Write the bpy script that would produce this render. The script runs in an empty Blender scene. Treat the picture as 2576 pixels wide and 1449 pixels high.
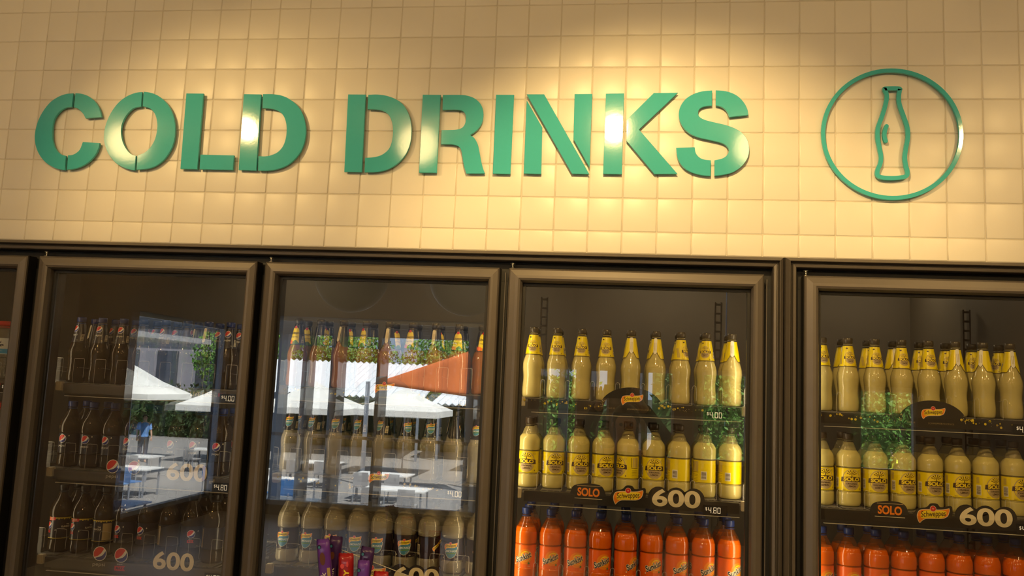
import bpy, bmesh, math, random
from mathutils import Vector, Matrix
C = bpy.context.scene.collection
S = bpy.context.scene
PI = math.pi
random.seed(7)

# ------------------------------------------------------------------ camera
W_PX, F_PX = 2576.0, 2095.4
yaw, pitch, roll = -0.12998775, 0.11813213, 0.04413893
cd = bpy.data.cameras.new('camera'); cam = bpy.data.objects.new('camera', cd); C.objects.link(cam)
cy_, sy_, cp_, sp_ = math.cos(yaw), math.sin(yaw), math.cos(pitch), math.sin(pitch)
fw = Vector((sy_*cp_, cy_*cp_, sp_)); r0 = Vector((cy_, -sy_, 0)); u0 = r0.cross(fw)
rt = r0*math.cos(roll) + u0*math.sin(roll); up = -r0*math.sin(roll) + u0*math.cos(roll)
M = Matrix((( rt.x, up.x, -fw.x, 2.0), (rt.y, up.y, -fw.y, -2.41677), (rt.z, up.z, -fw.z, 1.80), (0, 0, 0, 1)))
cam.matrix_world = M
cd.sensor_fit = 'HORIZONTAL'; cd.sensor_width = 36; cd.lens = 36*F_PX/W_PX
cd.clip_start = 0.004; cd.clip_end = 300
S.camera = cam
S.view_settings.view_transform = 'Standard'; S.view_settings.look = 'None'
S.view_settings.gamma = 1; S.view_settings.exposure = 0.0
S.cycles.transparent_max_bounces = 20; S.cycles.max_bounces = 8; S.cycles.diffuse_bounces = 3
S.cycles.glossy_bounces = 4; S.cycles.transmission_bounces = 7
S.cycles.caustics_reflective = False; S.cycles.caustics_refractive = False
S.cycles.sample_clamp_indirect = 4.0
S.cycles.use_denoising = True

# ------------------------------------------------------------------ world, sun
w = bpy.data.worlds.new('world'); S.world = w; w.use_nodes = True
bg = w.node_tree.nodes['Background']; bg.inputs[0].default_value = (0.62, 0.78, 1.0, 1); bg.inputs[1].default_value = 2.3
sun = bpy.data.lights.new('sun', 'SUN'); sun.energy = 23; sun.angle = 0.01; sun.color = (1, 0.95, 0.86)
so = bpy.data.objects.new('sun', sun); C.objects.link(so)
so.rotation_euler = (math.radians(-22), math.radians(24), 0)

def spot(name, loc, target, energy, size_deg, blend=0.9, col=(1, 0.655, 0.25), rad=0.035, parent=None):
    l = bpy.data.lights.new(name, 'SPOT'); l.energy = energy; l.spot_size = math.radians(size_deg); l.spot_blend = blend
    l.color = col; l.shadow_soft_size = rad
    o = bpy.data.objects.new(name, l); C.objects.link(o); o.location = loc
    o.rotation_euler = (Vector(target)-Vector(loc)).to_track_quat('-Z', 'Y').to_euler()
    return o
def area(name, loc, rot, energy, sx, sy, col):
    l = bpy.data.lights.new(name, 'AREA'); l.shape = 'RECTANGLE'; l.size = sx; l.size_y = sy; l.energy = energy; l.color = col
    o = bpy.data.objects.new(name, l); C.objects.link(o); o.location = loc; o.rotation_euler = rot
    return o
WARM = (1.0, 0.68, 0.30)
# (lamp position, aim on the wall, watts, cone, blend)
TRACK = [((-1.55, -1.5, 3.03), (-0.75, 0, 1.70), 34, 62, 1.0),
         ((0.05, -1.6, 3.07), (0.86, 0, 2.20), 64, 50, 0.8),
         ((1.948, -1.6, 3.08), (2.12, 0, 1.90), 128, 64, 0.6),
         ((3.58, -1.6, 3.04), (3.14, 0, 1.95), 50, 56, 0.9)]

# ------------------------------------------------------------------ materials
_m = {}
def mat(name, col=(0.8, 0.8, 0.8), rough=0.5, metal=0.0, spec=0.5, coat=0.0, trans=0.0, ior=1.45, emis=0.0, noise=0.06, nscale=30, bump=0.0, sss=0.0):
    if name in _m: return _m[name]
    m = bpy.data.materials.new(name); m.use_nodes = True; nt = m.node_tree; b = nt.nodes['Principled BSDF']
    b.inputs['Roughness'].default_value = rough; b.inputs['Metallic'].default_value = metal
    b.inputs['Specular IOR Level'].default_value = spec; b.inputs['Coat Weight'].default_value = coat
    b.inputs['Coat Roughness'].default_value = 0.03
    b.inputs['Transmission Weight'].default_value = trans; b.inputs['IOR'].default_value = ior
    b.inputs['Base Color'].default_value = (*col, 1)
    if emis: b.inputs['Emission Color'].default_value = (*col, 1); b.inputs['Emission Strength'].default_value = emis
    if noise or bump:
        tc = nt.nodes.new('ShaderNodeTexCoord'); nz = nt.nodes.new('ShaderNodeTexNoise')
        nz.inputs['Scale'].default_value = nscale; nz.inputs['Detail'].default_value = 3
        nt.links.new(tc.outputs['Object'], nz.inputs['Vector'])
        if noise:
            mx = nt.nodes.new('ShaderNodeMix'); mx.data_type = 'RGBA'
            mx.inputs[6].default_value = (*[c*(1-noise) for c in col], 1); mx.inputs[7].default_value = (*[min(1, c*(1+noise)) for c in col], 1)
            nt.links.new(nz.outputs['Fac'], mx.inputs[0]); nt.links.new(mx.outputs[2], b.inputs['Base Color'])
        if bump:
            bp = nt.nodes.new('ShaderNodeBump'); bp.inputs['Strength'].default_value = bump; bp.inputs['Distance'].default_value = 0.002
            nt.links.new(nz.outputs['Fac'], bp.inputs['Height']); nt.links.new(bp.outputs[0], b.inputs['Normal'])
    _m[name] = m; return m
def thin(name, col, ior, rough=0.0, bump=0.0, bscale=40, haze=None):
    """a thin clear sheet: what is behind shows through, Fresnel part is mirrored"""
    if name in _m: return _m[name]
    m = bpy.data.materials.new(name); m.use_nodes = True; nt = m.node_tree; nt.nodes.clear()
    out = nt.nodes.new('ShaderNodeOutputMaterial'); tr = nt.nodes.new('ShaderNodeBsdfTransparent'); gl = nt.nodes.new('ShaderNodeBsdfGlossy')
    tr.inputs[0].default_value = (*col, 1); gl.inputs['Roughness'].default_value = rough
    fr = nt.nodes.new('ShaderNodeFresnel'); mx = nt.nodes.new('ShaderNodeMixShader')
    geo = nt.nodes.new('ShaderNodeNewGeometry'); ma = nt.nodes.new('ShaderNodeMath'); ma.operation = 'MULTIPLY_ADD'
    ma.inputs[1].default_value = 1.0/ior - ior; ma.inputs[2].default_value = ior      # the same share mirrored from both sides of the sheet
    nt.links.new(geo.outputs['Backfacing'], ma.inputs[0]); nt.links.new(ma.outputs[0], fr.inputs['IOR']); nt.links.new(fr.outputs[0], mx.inputs[0])
    if haze:                                        # tint painted in for fogging and refracted light: (r, g, b, share)
        df = nt.nodes.new('ShaderNodeBsdfDiffuse'); df.inputs[0].default_value = (*haze[:3], 1); m2 = nt.nodes.new('ShaderNodeMixShader'); m2.inputs[0].default_value = haze[3]
        nt.links.new(tr.outputs[0], m2.inputs[1]); nt.links.new(df.outputs[0], m2.inputs[2]); nt.links.new(m2.outputs[0], mx.inputs[1])
    else: nt.links.new(tr.outputs[0], mx.inputs[1])
    nt.links.new(gl.outputs[0], mx.inputs[2]); nt.links.new(mx.outputs[0], out.inputs[0])
    if bump:
        tc = nt.nodes.new('ShaderNodeTexCoord'); nz = nt.nodes.new('ShaderNodeTexNoise'); nz.inputs['Scale'].default_value = bscale
        nt.links.new(tc.outputs['Object'], nz.inputs['Vector']); bp = nt.nodes.new('ShaderNodeBump'); bp.inputs['Strength'].default_value = bump
        bp.inputs['Distance'].default_value = 0.001; nt.links.new(nz.outputs['Fac'], bp.inputs['Height']); nt.links.new(bp.outputs[0], gl.inputs['Normal']); nt.links.new(bp.outputs[0], fr.inputs['Normal'])
    _m[name] = m; return m

TILE = mat('cream_tile', (0.80, 0.76, 0.66), 0.34, spec=0.40, noise=0.02, nscale=2.5)
GROUT = mat('grout', (0.62, 0.57, 0.46), 0.6, noise=0.05, nscale=60)
TEAL = mat('teal_paint', (0.070, 0.50, 0.52), 0.075, spec=0.5, noise=0.03, bump=0.015, nscale=160)
BRONZE = mat('bronze_aluminium', (0.120, 0.104, 0.090), 0.40, metal=0.35, spec=0.5, noise=0.06, nscale=25, bump=0.02)
BLACK = mat('black_rubber', (0.012, 0.011, 0.010), 0.5, noise=0.1)
LINER = mat('cooler_liner', (0.09, 0.078, 0.06), 0.6, noise=0.1, nscale=8)
STEEL = mat('steel', (0.6, 0.58, 0.54), 0.3, metal=1.0)
WIRE = mat('shelf_wire', (0.25, 0.24, 0.22), 0.4, metal=0.4)
BEIGE = mat('beige_plastic', (0.62, 0.55, 0.42), 0.5)
STRIPM = mat('label_strip_black', (0.028, 0.025, 0.024), 0.3, coat=0.3)
GREYST = mat('label_strip_grey', (0.085, 0.078, 0.072), 0.35, coat=0.3)
EDGE = mat('acrylic_edge', (0.55, 0.52, 0.45), 0.2, spec=0.8)
PANE = thin('pane_glass', (0.97, 0.97, 0.96), 2.55)
ACRYL = thin('clear_acrylic', (0.97, 0.97, 0.96), 1.35, rough=0.03)
PET = thin('clear_bottle', (0.97, 0.965, 0.95), 1.45, rough=0.04, bump=0.6, bscale=70, haze=(.70, .60, .36, .19))
PETL = thin('lemon_bottle', (0.97, 0.965, 0.95), 1.45, rough=0.04, bump=0.6, bscale=70, haze=(.62, .53, .22, .30))
PETO = thin('orange_bottle', (0.97, 0.95, 0.92), 1.45, rough=0.04, bump=0.6, bscale=70, haze=(.80, .20, .005, .08))
PETM = thin('mango_bottle', (0.97, 0.95, 0.92), 1.45, rough=0.04, bump=0.6, bscale=70, haze=(.34, .18, .07, .25))
PETC = thin('smoky_bottle', (0.45, 0.38, 0.30), 1.45, rough=0.05, bump=0.6, bscale=70, haze=(.10, .07, .04, .25))
WHITE = mat('white_print', (0.80, 0.78, 0.70), 0.4, noise=0)
CREAM = mat('cream_print', (0.80, 0.71, 0.50), 0.4, noise=0)
LCD = mat('lcd_digit', (0.95, 0.88, 0.70), 0.4, emis=0.35, noise=0)
YEL = mat('label_yellow', (0.84, 0.68, 0.0), 0.3, coat=0.3, noise=0.03)
YEL2 = mat('print_yellow', (0.88, 0.68, 0.02), 0.35, noise=0)
GOLD = mat('print_gold', (0.62, 0.47, 0.04), 0.35, noise=0)
TAN = mat('print_tan', (0.45, 0.34, 0.16), 0.4, noise=0)
BROWN = mat('print_brown', (0.06, 0.028, 0.012), 0.4, noise=0)
ORNG = mat('print_orange', (0.86, 0.24, 0.01), 0.35, noise=0)
LORNG = mat('label_orange', (0.85, 0.13, 0.006), 0.3, coat=0.3, noise=0.12, nscale=25)
SWIRL = mat('print_swirl', (0.88, 0.25, 0.01), 0.35, noise=0)
RED = mat('print_red', (0.62, 0.03, 0.02), 0.35, noise=0)
BLUE = mat('print_blue', (0.02, 0.03, 0.22), 0.35, noise=0)
NAVY = mat('print_navy', (0.012, 0.012, 0.045), 0.35, noise=0)
SKYB = mat('print_lake_blue', (0.04, 0.19, 0.32), 0.35, noise=0)
GREENP = mat('print_green', (0.10, 0.22, 0.06), 0.4, noise=0)
LABK = mat('label_black', (0.02, 0.015, 0.018), 0.3, coat=0.3, noise=0.1)
LABN = mat('label_night', (0.014, 0.012, 0.018), 0.3, coat=0.3, noise=0.1)
LIQ_LEMON = mat('cloudy_lemon', (0.76, 0.68, 0.24), 0.16, spec=0.5, coat=0.2, noise=0.03, nscale=10)
LIQ_LEMON2 = mat('cloudy_lemon_dim', (0.68, 0.61, 0.255), 0.16, spec=0.5, coat=0.2, noise=0.03, nscale=10)
LIQ_ORANGE = mat('orange_drink', (0.82, 0.145, 0.0), 0.12, spec=0.5, coat=0.2, noise=0.05, nscale=10)
LIQ_MANGO = mat('mango_drink', (0.36, 0.125, 0.03), 0.14, spec=0.5, coat=0.2, noise=0.04, nscale=10)
LIQ_COLA = mat('cola_drink', (0.022, 0.010, 0.004), 0.08, spec=0.6, noise=0.1, nscale=10)
LIQ_CLEAR = mat('clear_lemonade', (0.93, 0.92, 0.86), 0.0, trans=0.86, ior=1.30, noise=0)  # partly diffuse, in place of light scattered inside the clear drink
CAPBLUE = mat('cap_blue', (0.015, 0.035, 0.16), 0.35, noise=0.05)
CAPBLACK = mat('cap_black', (0.015, 0.013, 0.012), 0.35, noise=0.05)
CAPBROWN = mat('cap_brown', (0.045, 0.03, 0.018), 0.35, noise=0.05)
CAPRED = mat('cap_red', (0.65, 0.03, 0.015), 0.35, noise=0.05)
CAPCLR = mat('cap_smoke', (0.06, 0.05, 0.035), 0.3, noise=0.05)

# ------------------------------------------------------------------ helpers
def link(o, parent=None):
    C.objects.link(o)
    if parent is not None: o.parent = parent
    return o
def mobj(name, me, parent=None, loc=None):
    o = bpy.data.objects.new(name, me); link(o, parent)
    if loc is not None: o.location = loc
    return o
def from_bm(name, bm, mats, parent=None, loc=None, smooth=False, angle=None):
    me = bpy.data.meshes.new(name)
    if smooth:
        for f in bm.faces: f.smooth = True
    bm.to_mesh(me); bm.free()
    for m in (mats if isinstance(mats, (list, tuple)) else [mats]): me.materials.append(m)
    if smooth and angle: me.set_sharp_from_angle(angle=math.radians(angle))
    return mobj(name, me, parent, loc)
def box(bm, x0, x1, y0, y1, z0, z1, mi=0):
    v = [bm.verts.new(p) for p in ((x0,y0,z0),(x1,y0,z0),(x1,y1,z0),(x0,y1,z0),(x0,y0,z1),(x1,y0,z1),(x1,y1,z1),(x0,y1,z1))]
    for q in ((3,2,1,0),(4,5,6,7),(0,1,5,4),(1,2,6,5),(2,3,7,6),(3,0,4,7)):
        f = bm.faces.new([v[i] for i in q]); f.material_index = mi
    return v
def bxo(name, x0, x1, y0, y1, z0, z1, m, parent=None, bev=0.0):
    bm = bmesh.new(); box(bm, x0, x1, y0, y1, z0, z1)
    if bev: bmesh.ops.bevel(bm, geom=list(bm.edges), offset=bev, segments=2, affect='EDGES', profile=0.5)
    return from_bm(name, bm, m, parent)
def lathe(bm, prof, seg=20, mi=0, cx=0, cy=0, cap0=True, cap1=True, mfun=None):
    rings = []
    for z, r in prof:
        rings.append([bm.verts.new((cx+r*math.cos(2*PI*i/seg), cy+r*math.sin(2*PI*i/seg), z)) for i in range(seg)])
    for k in range(len(rings)-1):
        for i in range(seg):
            f = bm.faces.new((rings[k][i], rings[k][(i+1)%seg], rings[k+1][(i+1)%seg], rings[k+1][i]))
            f.material_index = mfun(prof[k][0]) if mfun else mi; f.smooth = True
    if cap0: f = bm.faces.new(rings[0][::-1]); f.material_index = mi
    if cap1: f = bm.faces.new(rings[-1]); f.material_index = mi
def tube(bm, pts, r, seg=8, mi=0, taper=None):
    rings = []; n = len(pts)
    for k, p in enumerate(pts):
        p = Vector(p); a = Vector(pts[max(0, k-1)]); b = Vector(pts[min(n-1, k+1)]); d = (b-a).normalized()
        s = d.cross(Vector((0, 0, 1)) if abs(d.z) < 0.9 else Vector((1, 0, 0))).normalized(); t = d.cross(s)
        rr = r if taper is None else taper[k]
        rings.append([bm.verts.new(p + s*rr*math.cos(2*PI*i/seg) + t*rr*math.sin(2*PI*i/seg)) for i in range(seg)])
    for k in range(n-1):
        for i in range(seg):
            f = bm.faces.new((rings[k][i], rings[k][(i+1)%seg], rings[k+1][(i+1)%seg], rings[k+1][i])); f.material_index = mi; f.smooth = True
    for rg in (rings[0], rings[-1][::-1]):
        f = bm.faces.new(rg); f.material_index = mi
def tag(o, label, cat, group=None, kind=None):
    if label: o['label'] = label
    if cat: o['category'] = cat
    if group: o['group'] = group
    if kind: o['kind'] = kind
    return o
def struct(o):
    o['kind'] = 'structure'; return o
def empty(name, loc=(0, 0, 0), rz=0.0):
    o = bpy.data.objects.new(name, None); C.objects.link(o); o.location = loc; o.rotation_euler = (0, 0, rz); o.empty_display_size = 0.02
    return o
def copy_tree(o, parent=None):
    c = o.copy(); C.objects.link(c)
    if parent is not None: c.parent = parent
    for ch in list(o.children): copy_tree(ch, c)
    return c
def smooth_path(pts, closed=True, sub=6):
    """points (x, y[, 1]); a third entry marks a sharp corner; the runs between corners are rounded"""
    P = [Vector(p[:2]) for p in pts]; K = [len(p) > 2 for p in pts]; n = len(P); out = []
    for i in range(n if closed else n-1):
        p1, p2 = P[i], P[(i+1) % n]; k1, k2 = K[i], K[(i+1) % n]
        if not closed: k1 = k1 or i == 0; k2 = k2 or i == n-2
        if k1 and k2: out.append(p1); continue
        p0 = P[(i-1) % n] if not k1 else p1*2-p2*1
        if k1: p0 = p1 - (p2-p1)
        p3 = P[(i+2) % n] if not k2 else p2 + (p2-p1)
        for s in range(sub):
            t = s/sub; t2 = t*t; t3 = t2*t
            out.append(0.5*((2*p1) + (p2-p0)*t + (2*p0-5*p1+4*p2-p3)*t2 + (3*p1-p0-3*p2+p3)*t3))
    if not closed: out.append(P[-1])
    return out

# ------------------------------------------------------------------ flat print / lettering
_txt = {}
def text_tris(s, bold=0.0, spacing=1.0):
    key = (s, bold, spacing)
    if key in _txt: return _txt[key]
    cu = bpy.data.curves.new('t', 'FONT'); cu.body = s; cu.size = 1.0; cu.offset = bold; cu.resolution_u = 8 if s in ('600', 'SOLO', 'Schweppes') else 3; cu.space_character = spacing
    o = bpy.data.objects.new('t', cu); C.objects.link(o)
    dg = bpy.context.evaluated_depsgraph_get(); me = bpy.data.meshes.new_from_object(o.evaluated_get(dg))
    bm = bmesh.new(); bm.from_mesh(me); bmesh.ops.triangulate(bm, faces=bm.faces[:])
    tris = [[(v.co.x, v.co.y) for v in f.verts] for f in bm.faces]
    bm.free(); bpy.data.meshes.remove(me); bpy.data.objects.remove(o); bpy.data.curves.remove(cu)
    xs = [p[0] for t in tris for p in t]; ys = [p[1] for t in tris for p in t]
    r = (tris, min(xs), max(xs), min(ys), max(ys)); _txt[key] = r; return r
class Print:
    """layers of flat shapes; later turned into a sheet in front of a board or wrapped round a bottle"""
    def __init__(s): s.f = []; s.lay = 0
    def up(s): s.lay += 1; return s
    def poly(s, pts, m): s.f.append(([tuple(p[:2]) for p in pts], m, s.lay)); return s
    def rect(s, x0, x1, z0, z1, m): return s.poly([(x0, z0), (x1, z0), (x1, z1), (x0, z1)], m)
    def ell(s, cx, cz, rx, rz, m, n=20, a0=0, a1=2*PI): return s.poly([(cx+rx*math.cos(a0+(a1-a0)*i/n), cz+rz*math.sin(a0+(a1-a0)*i/n)) for i in range(n + (0 if a1-a0 >= 2*PI-1e-6 else 1))], m)
    def text(s, t, cx, cz, wd, ht, m, bold=0.0, shear=0.0, rot=0.0, spacing=1.0):
        tris, x0, x1, y0, y1 = text_tris(t, bold, spacing); kx = wd/(x1-x0); ky = ht/(y1-y0); c, q = math.cos(rot), math.sin(rot)
        for tr in tris:
            pp = []
            for x, y in tr:
                yy = (y-(y0+y1)/2)*ky; xx = (x-(x0+x1)/2)*kx + shear*yy; pp.append((cx+xx*c-yy*q, cz+xx*q+yy*c))
            s.f.append((pp, m, s.lay))
        return s
    def bars(s, x0, x1, z0, z1, m, n=9, vert=True):
        rnd = random.Random(n); 
        for i in range(n):
            a = i/n; b = a + (0.35+0.4*rnd.random())/n
            if vert: s.rect(x0+(x1-x0)*a, x0+(x1-x0)*b, z0, z1, m)
            else: s.rect(x0, x1, z0+(z1-z0)*a, z0+(z1-z0)*b, m)
        return s
    def build(s, bm, pos, mats, step=None, off=0.00012):
        """pos(u, v, offset) -> Vector"""
        for pts, m, lay in s.f:
            if m not in mats: mats.append(m)
        tmp = bmesh.new()
        lk = tmp.faces.layers.int.new('lay')
        for pts, m, lay in s.f:
            try: f = tmp.faces.new([tmp.verts.new((p[0], p[1], 0)) for p in pts])
            except ValueError: continue
            f.material_index = mats.index(m); f[lk] = lay
        bmesh.ops.triangulate(tmp, faces=[f for f in tmp.faces if len(f.verts) > 3])
        if step:
            xs = [v.co.x for v in tmp.verts]; k = math.floor(min(xs)/step)+1
            while k*step < max(xs):
                bmesh.ops.bisect_plane(tmp, geom=tmp.verts[:]+tmp.edges[:]+tmp.faces[:], plane_co=(k*step, 0, 0), plane_no=(1, 0, 0)); k += 1
        for f in tmp.faces:
            vs = [v.co for v in f.verts]
            a = sum(vs[i].x*vs[(i+1)%len(vs)].y - vs[(i+1)%len(vs)].x*vs[i].y for i in range(len(vs)))
            if abs(a) < 1e-12: continue
            if a < 0: vs = vs[::-1]
            try: g = bm.faces.new([bm.verts.new(pos(c.x, c.y, off*(f[lk]+1))) for c in vs])
            except ValueError: continue
            g.material_index = f.material_index; g.smooth = True
        tmp.free()
def pos_board(y):           # a board facing -Y
    return lambda u, v, o: Vector((u, y-o, v))
FLAG = [(.006,.51,1),(.006,.33),(.03,.40),(.10,.455),(.187,.475),(.39,.475),(.64,.455),(.83,.46),(1,.503,1),(.993,.413),(.948,.284),(.87,.219),(.768,.18),(.574,.168),(.316,.155),(.213,.129),(.135,.077),(.07,0,1),(.026,.09),(.0,.206)]
FLAG = [(.0,.206),(.02,.31),(.07,.387),(.187,.425),(.39,.437),(.64,.437),(.83,.455),(1,.503,1),(.993,.413),(.948,.284),(.87,.219),(.768,.18),(.574,.168),(.316,.155),(.213,.129),(.135,.077),(.07,0,1),(.026,.09)]
def flag_logo(p, cx, cz, wd, rot=0.0, dot=True):
    k = wd; c, q = math.cos(rot), math.sin(rot)
    def T(x, y, s=1.0): x = (x-.5)*s; y = (y-.27)*s; return (cx+(x*c-y*q)*k, cz+(x*q+y*c)*k)
    F = smooth_path(FLAG, sub=3)
    def scaled(grow):
        n = len(F); o = []
        for i in range(n):
            t = (F[(i+1)%n]-F[i-1]); nn = Vector((t.y, -t.x))
            nn = nn.normalized() if nn.length > 0 else nn
            v = F[i] - nn*grow; o.append(T(v.x, v.y))
        return o
    p.up().poly(scaled(0.018), CREAM); p.up().poly(scaled(0.0), ORNG)
    yl = [(.10,.28),(.17,.38),(.39,.425),(.64,.425),(.86,.43),(.92,.36),(.86,.25),(.768,.19),(.574,.178),(.316,.165),(.2,.15),(.12,.16)]
    p.up().poly([T(v.x, v.y) for v in smooth_path(yl, sub=2)], YEL2)
    if dot:
        x, y = T(.494, .475); p.up().ell(x, y, .10*k, .10*k, CREAM); p.up().ell(x, y, .088*k, .088*k, RED); p.up().text('W', x, y, .06*k, .05*k, CREAM, .01)
    x, y = T(.50, .29); p.up().text('Schweppes', x, y, .78*k, .235*k, BROWN, 0.012, 0.12, rot+0.09)
    return p
def globe_logo(p, cx, cz, r, word=True, redtag=False, ring=WHITE):
    p.up().ell(cx, cz, r, r, ring, 24); q = r*0.92
    def arc(a0, a1, n=10): return [(math.cos(a0+(a1-a0)*i/n), math.sin(a0+(a1-a0)*i/n)) for i in range(n+1)]
    red = arc(math.radians(50), math.radians(213)) + [(-.33,-.37),(.05,-.08),(.3,.22),(.5,.55)]
    blu = arc(math.radians(-138), math.radians(28)) + [(.72,.12),(.48,-.18),(.2,-.37),(-.1,-.48),(-.45,-.57)]
    p.up().poly([(cx+x*q, cz+y*q) for x, y in red], RED); p.poly([(cx+x*q, cz+y*q) for x, y in blu], BLUE)
    if word: p.text('pepsi', cx, cz-r*1.52, r*1.85, r*0.62, WHITE, -0.005)
    if redtag:
        p.text('pepsi', cx-r*.1, cz-r*1.25, r*.8, r*.22, WHITE); a = [(cx-.85*r, cz-1.5*r), (cx+.75*r, cz-1.42*r), (cx+.5*r, cz-1.75*r), (cx+.8*r, cz-2.1*r), (cx-.85*r, cz-2.12*r)]
        p.poly(a, RED); p.up().text('MAX', cx-.1*r, cz-1.78*r, r*1.0, r*.38, LABK, .02, .2)
    return p
SEG = {'0': 'abcdef', '4': 'fgbc', '8': 'abcdefg'}
def lcd(p, txt, x, z, h, m=LCD):
    """seven segment price: $ then digits; x = start, z = baseline"""
    w_ = h*.52; t = h*.10
    p.up().text('$', x+w_*.35, z+h*.68, w_*.62, h*.62, m, 0); x += w_*.95
    for ch in txt:
        if ch == '.': p.rect(x-t*.2, x+t*.9, z, z+t, m); x += t*2.0; continue
        for s_ in SEG[ch]:
            g = t*.25
            r = {'a': (x+g+t*.3, x+w_-g-t*.3, z+h-t, z+h), 'g': (x+g+t*.3, x+w_-g-t*.3, z+h/2-t/2, z+h/2+t/2), 'd': (x+g+t*.3, x+w_-g-t*.3, z, z+t),
                 'f': (x, x+t, z+h/2+g, z+h-g), 'b': (x+w_-t, x+w_, z+h/2+g, z+h-g), 'e': (x, x+t, z+g, z+h/2-g), 'c': (x+w_-t, x+w_, z+g, z+h/2-g)}[s_]
            p.rect(*r, m)
        x += w_*1.3
    return p

# ------------------------------------------------------------------ the room
ZB = 2.199                                    # lower edge of the tiles, top of the cooler frames
X_L, X_R, Y_F, Z_C = -3.2, 6.2, -8.35, 3.42
def tile_wall(name, rects):
    bm = bmesh.new(); rnd = random.Random(3)
    for (x0, x1, z0, z1) in rects:
        box(bm, x0, x1, 0.0022, 0.14, z0, z1, 1)
        ix0, ix1 = math.floor(x0/0.1+1e-6), math.ceil(x1/0.1-1e-6); iz0, iz1 = math.floor((z0-0.0643)/0.1+1e-6), math.ceil((z1-0.0643)/0.1-1e-6)
        for i in range(ix0, ix1):
            for k in range(iz0, iz1):
                a, b = max(x0, i*.1)+.0013, min(x1, (i+1)*.1)-.0013; c, d = max(z0, .0643+k*.1)+.0013, min(z1, .0643+(k+1)*.1)-.0013
                if b-a < .004 or d-c < .004: continue
                tx, tz = rnd.uniform(-.006, .006), rnd.uniform(-.006, .006); mx, mz = (a+b)/2, (c+d)/2
                lv = []
                for ins, y in ((0, .0022), (.0004, .0011), (.0014, .0004), (.0032, 0)):
                    lv.append([bm.verts.new((x, y + ((x-mx)*tx+(z-mz)*tz if ins > 0 else 0), z)) for x, z in ((a+ins, c+ins), (b-ins, c+ins), (b-ins, d-ins), (a+ins, d-ins))])
                for q in range(len(lv)-1):
                    for e in range(4):
                        f = bm.faces.new((lv[q][e], lv[q][(e+1)%4], lv[q+1][(e+1)%4], lv[q+1][e])); f.smooth = True
                f = bm.faces.new(lv[-1]); f.smooth = True
    o = from_bm(name, bm, [TILE, GROUT]); return struct(o)
tile_wall('wall_back', [(X_L, X_R, ZB, Z_C), (X_L, -0.615, 0.0, ZB), (3.262, X_R, 0.0, ZB)])
FLOORM = mat('floor_tile', (0.34, 0.31, 0.27), 0.35, noise=0.15, nscale=6)
CEILM = mat('ceiling_paint', (0.70, 0.66, 0.58), 0.8, noise=0.03)
DARKW = mat('dark_wall', (0.13, 0.10, 0.075), 0.7, noise=0.1)
ALU = mat('window_aluminium', (0.30, 0.33, 0.38), 0.4, metal=0.3)
bm = bmesh.new(); box(bm, X_L-.2, X_R+.2, Y_F-.2, 1.5, -.15, 0); struct(from_bm('floor', bm, FLOORM))
bm = bmesh.new(); box(bm, X_L-.2, X_R+.2, Y_F-.2, 0.0, Z_C, Z_C+.15); struct(from_bm('ceiling', bm, CEILM))
bm = bmesh.new(); box(bm, X_R, X_R+.2, Y_F, 1.4, 0, Z_C); struct(from_bm('wall_right', bm, DARKW))
bm = bmesh.new()                                   # left wall with a window opening near the front corner
LW = (-8.30, -6.1, 0.21, 2.45)
box(bm, X_L-.2, X_L, LW[1], 1.4, 0, Z_C); box(bm, X_L-.2, X_L, Y_F, LW[0], 0, Z_C)
box(bm, X_L-.2, X_L, LW[0], LW[1], 0, LW[2]); box(bm, X_L-.2, X_L, LW[0], LW[1], LW[3], Z_C)
struct(from_bm('wall_left', bm, DARKW))
bm = bmesh.new()                                   # front wall: header, plinth, dark returns
HZ = 2.62
OPEN = [(-2.75, .62, HZ), (1.08, 1.50, 2.12), (1.74, 1.90, 2.12), (2.36, 2.72, 2.12), (3.05, 3.62, 2.12), (4.36, 4.47, 2.12), (4.95, 5.62, 2.0)]
box(bm, X_L-.2, X_R+.2, Y_F-.2, Y_F, HZ, Z_C); box(bm, X_L-.2, X_R+.2, Y_F-.2, Y_F, 0, .12)
xs_ = X_L-.2
for (a, b, h) in OPEN:
    box(bm, xs_, a, Y_F-.2, Y_F, .12, HZ); xs_ = b
    if h < HZ: box(bm, a, b, Y_F-.2, Y_F, h, HZ); box(bm, a, b, Y_F-.2, Y_F, .12, .95)
box(bm, xs_, X_R+.2, Y_F-.2, Y_F, .12, HZ)
struct(from_bm('wall_front', bm, DARKW))
def storefront(name, x0, x1, posts, z0=.12, z1=HZ):
    e = empty(name, ((x0+x1)/2, Y_F-.1, z0)); struct(e)
    bm = bmesh.new(); q = (x0+x1)/2
    for a, b, c, d in ((x0, x1, z0, z0+.06), (x0, x1, z1-.06, z1), (x0, x0+.03, z0, z1), (x1-.03, x1, z0, z1)) + (((x0, x1, 1.02, 1.06),) if z0 < .5 else ()): box(bm, a-q, b-q, -.04, .04, c-z0, d-z0)
    for p, wd in posts: box(bm, p-wd/2-q, p+wd/2-q, -.05, .05, 0, z1-z0)
    o = from_bm('window_frame', bm, ALU, e)
    bm = bmesh.new(); box(bm, x0-q+.02, x1-q-.02, -.004, .004, .02, z1-z0-.02); from_bm('pane', bm, thin('shop_glass', (0.96, 0.97, 0.97), 1.45), e)
storefront('window_1', -2.75, 0.62, [(-1.11, .13)])
for k_, (a, b, h) in enumerate(OPEN[1:]): storefront('window_%d' % (k_+2), a, b, [], .95, h)
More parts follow.
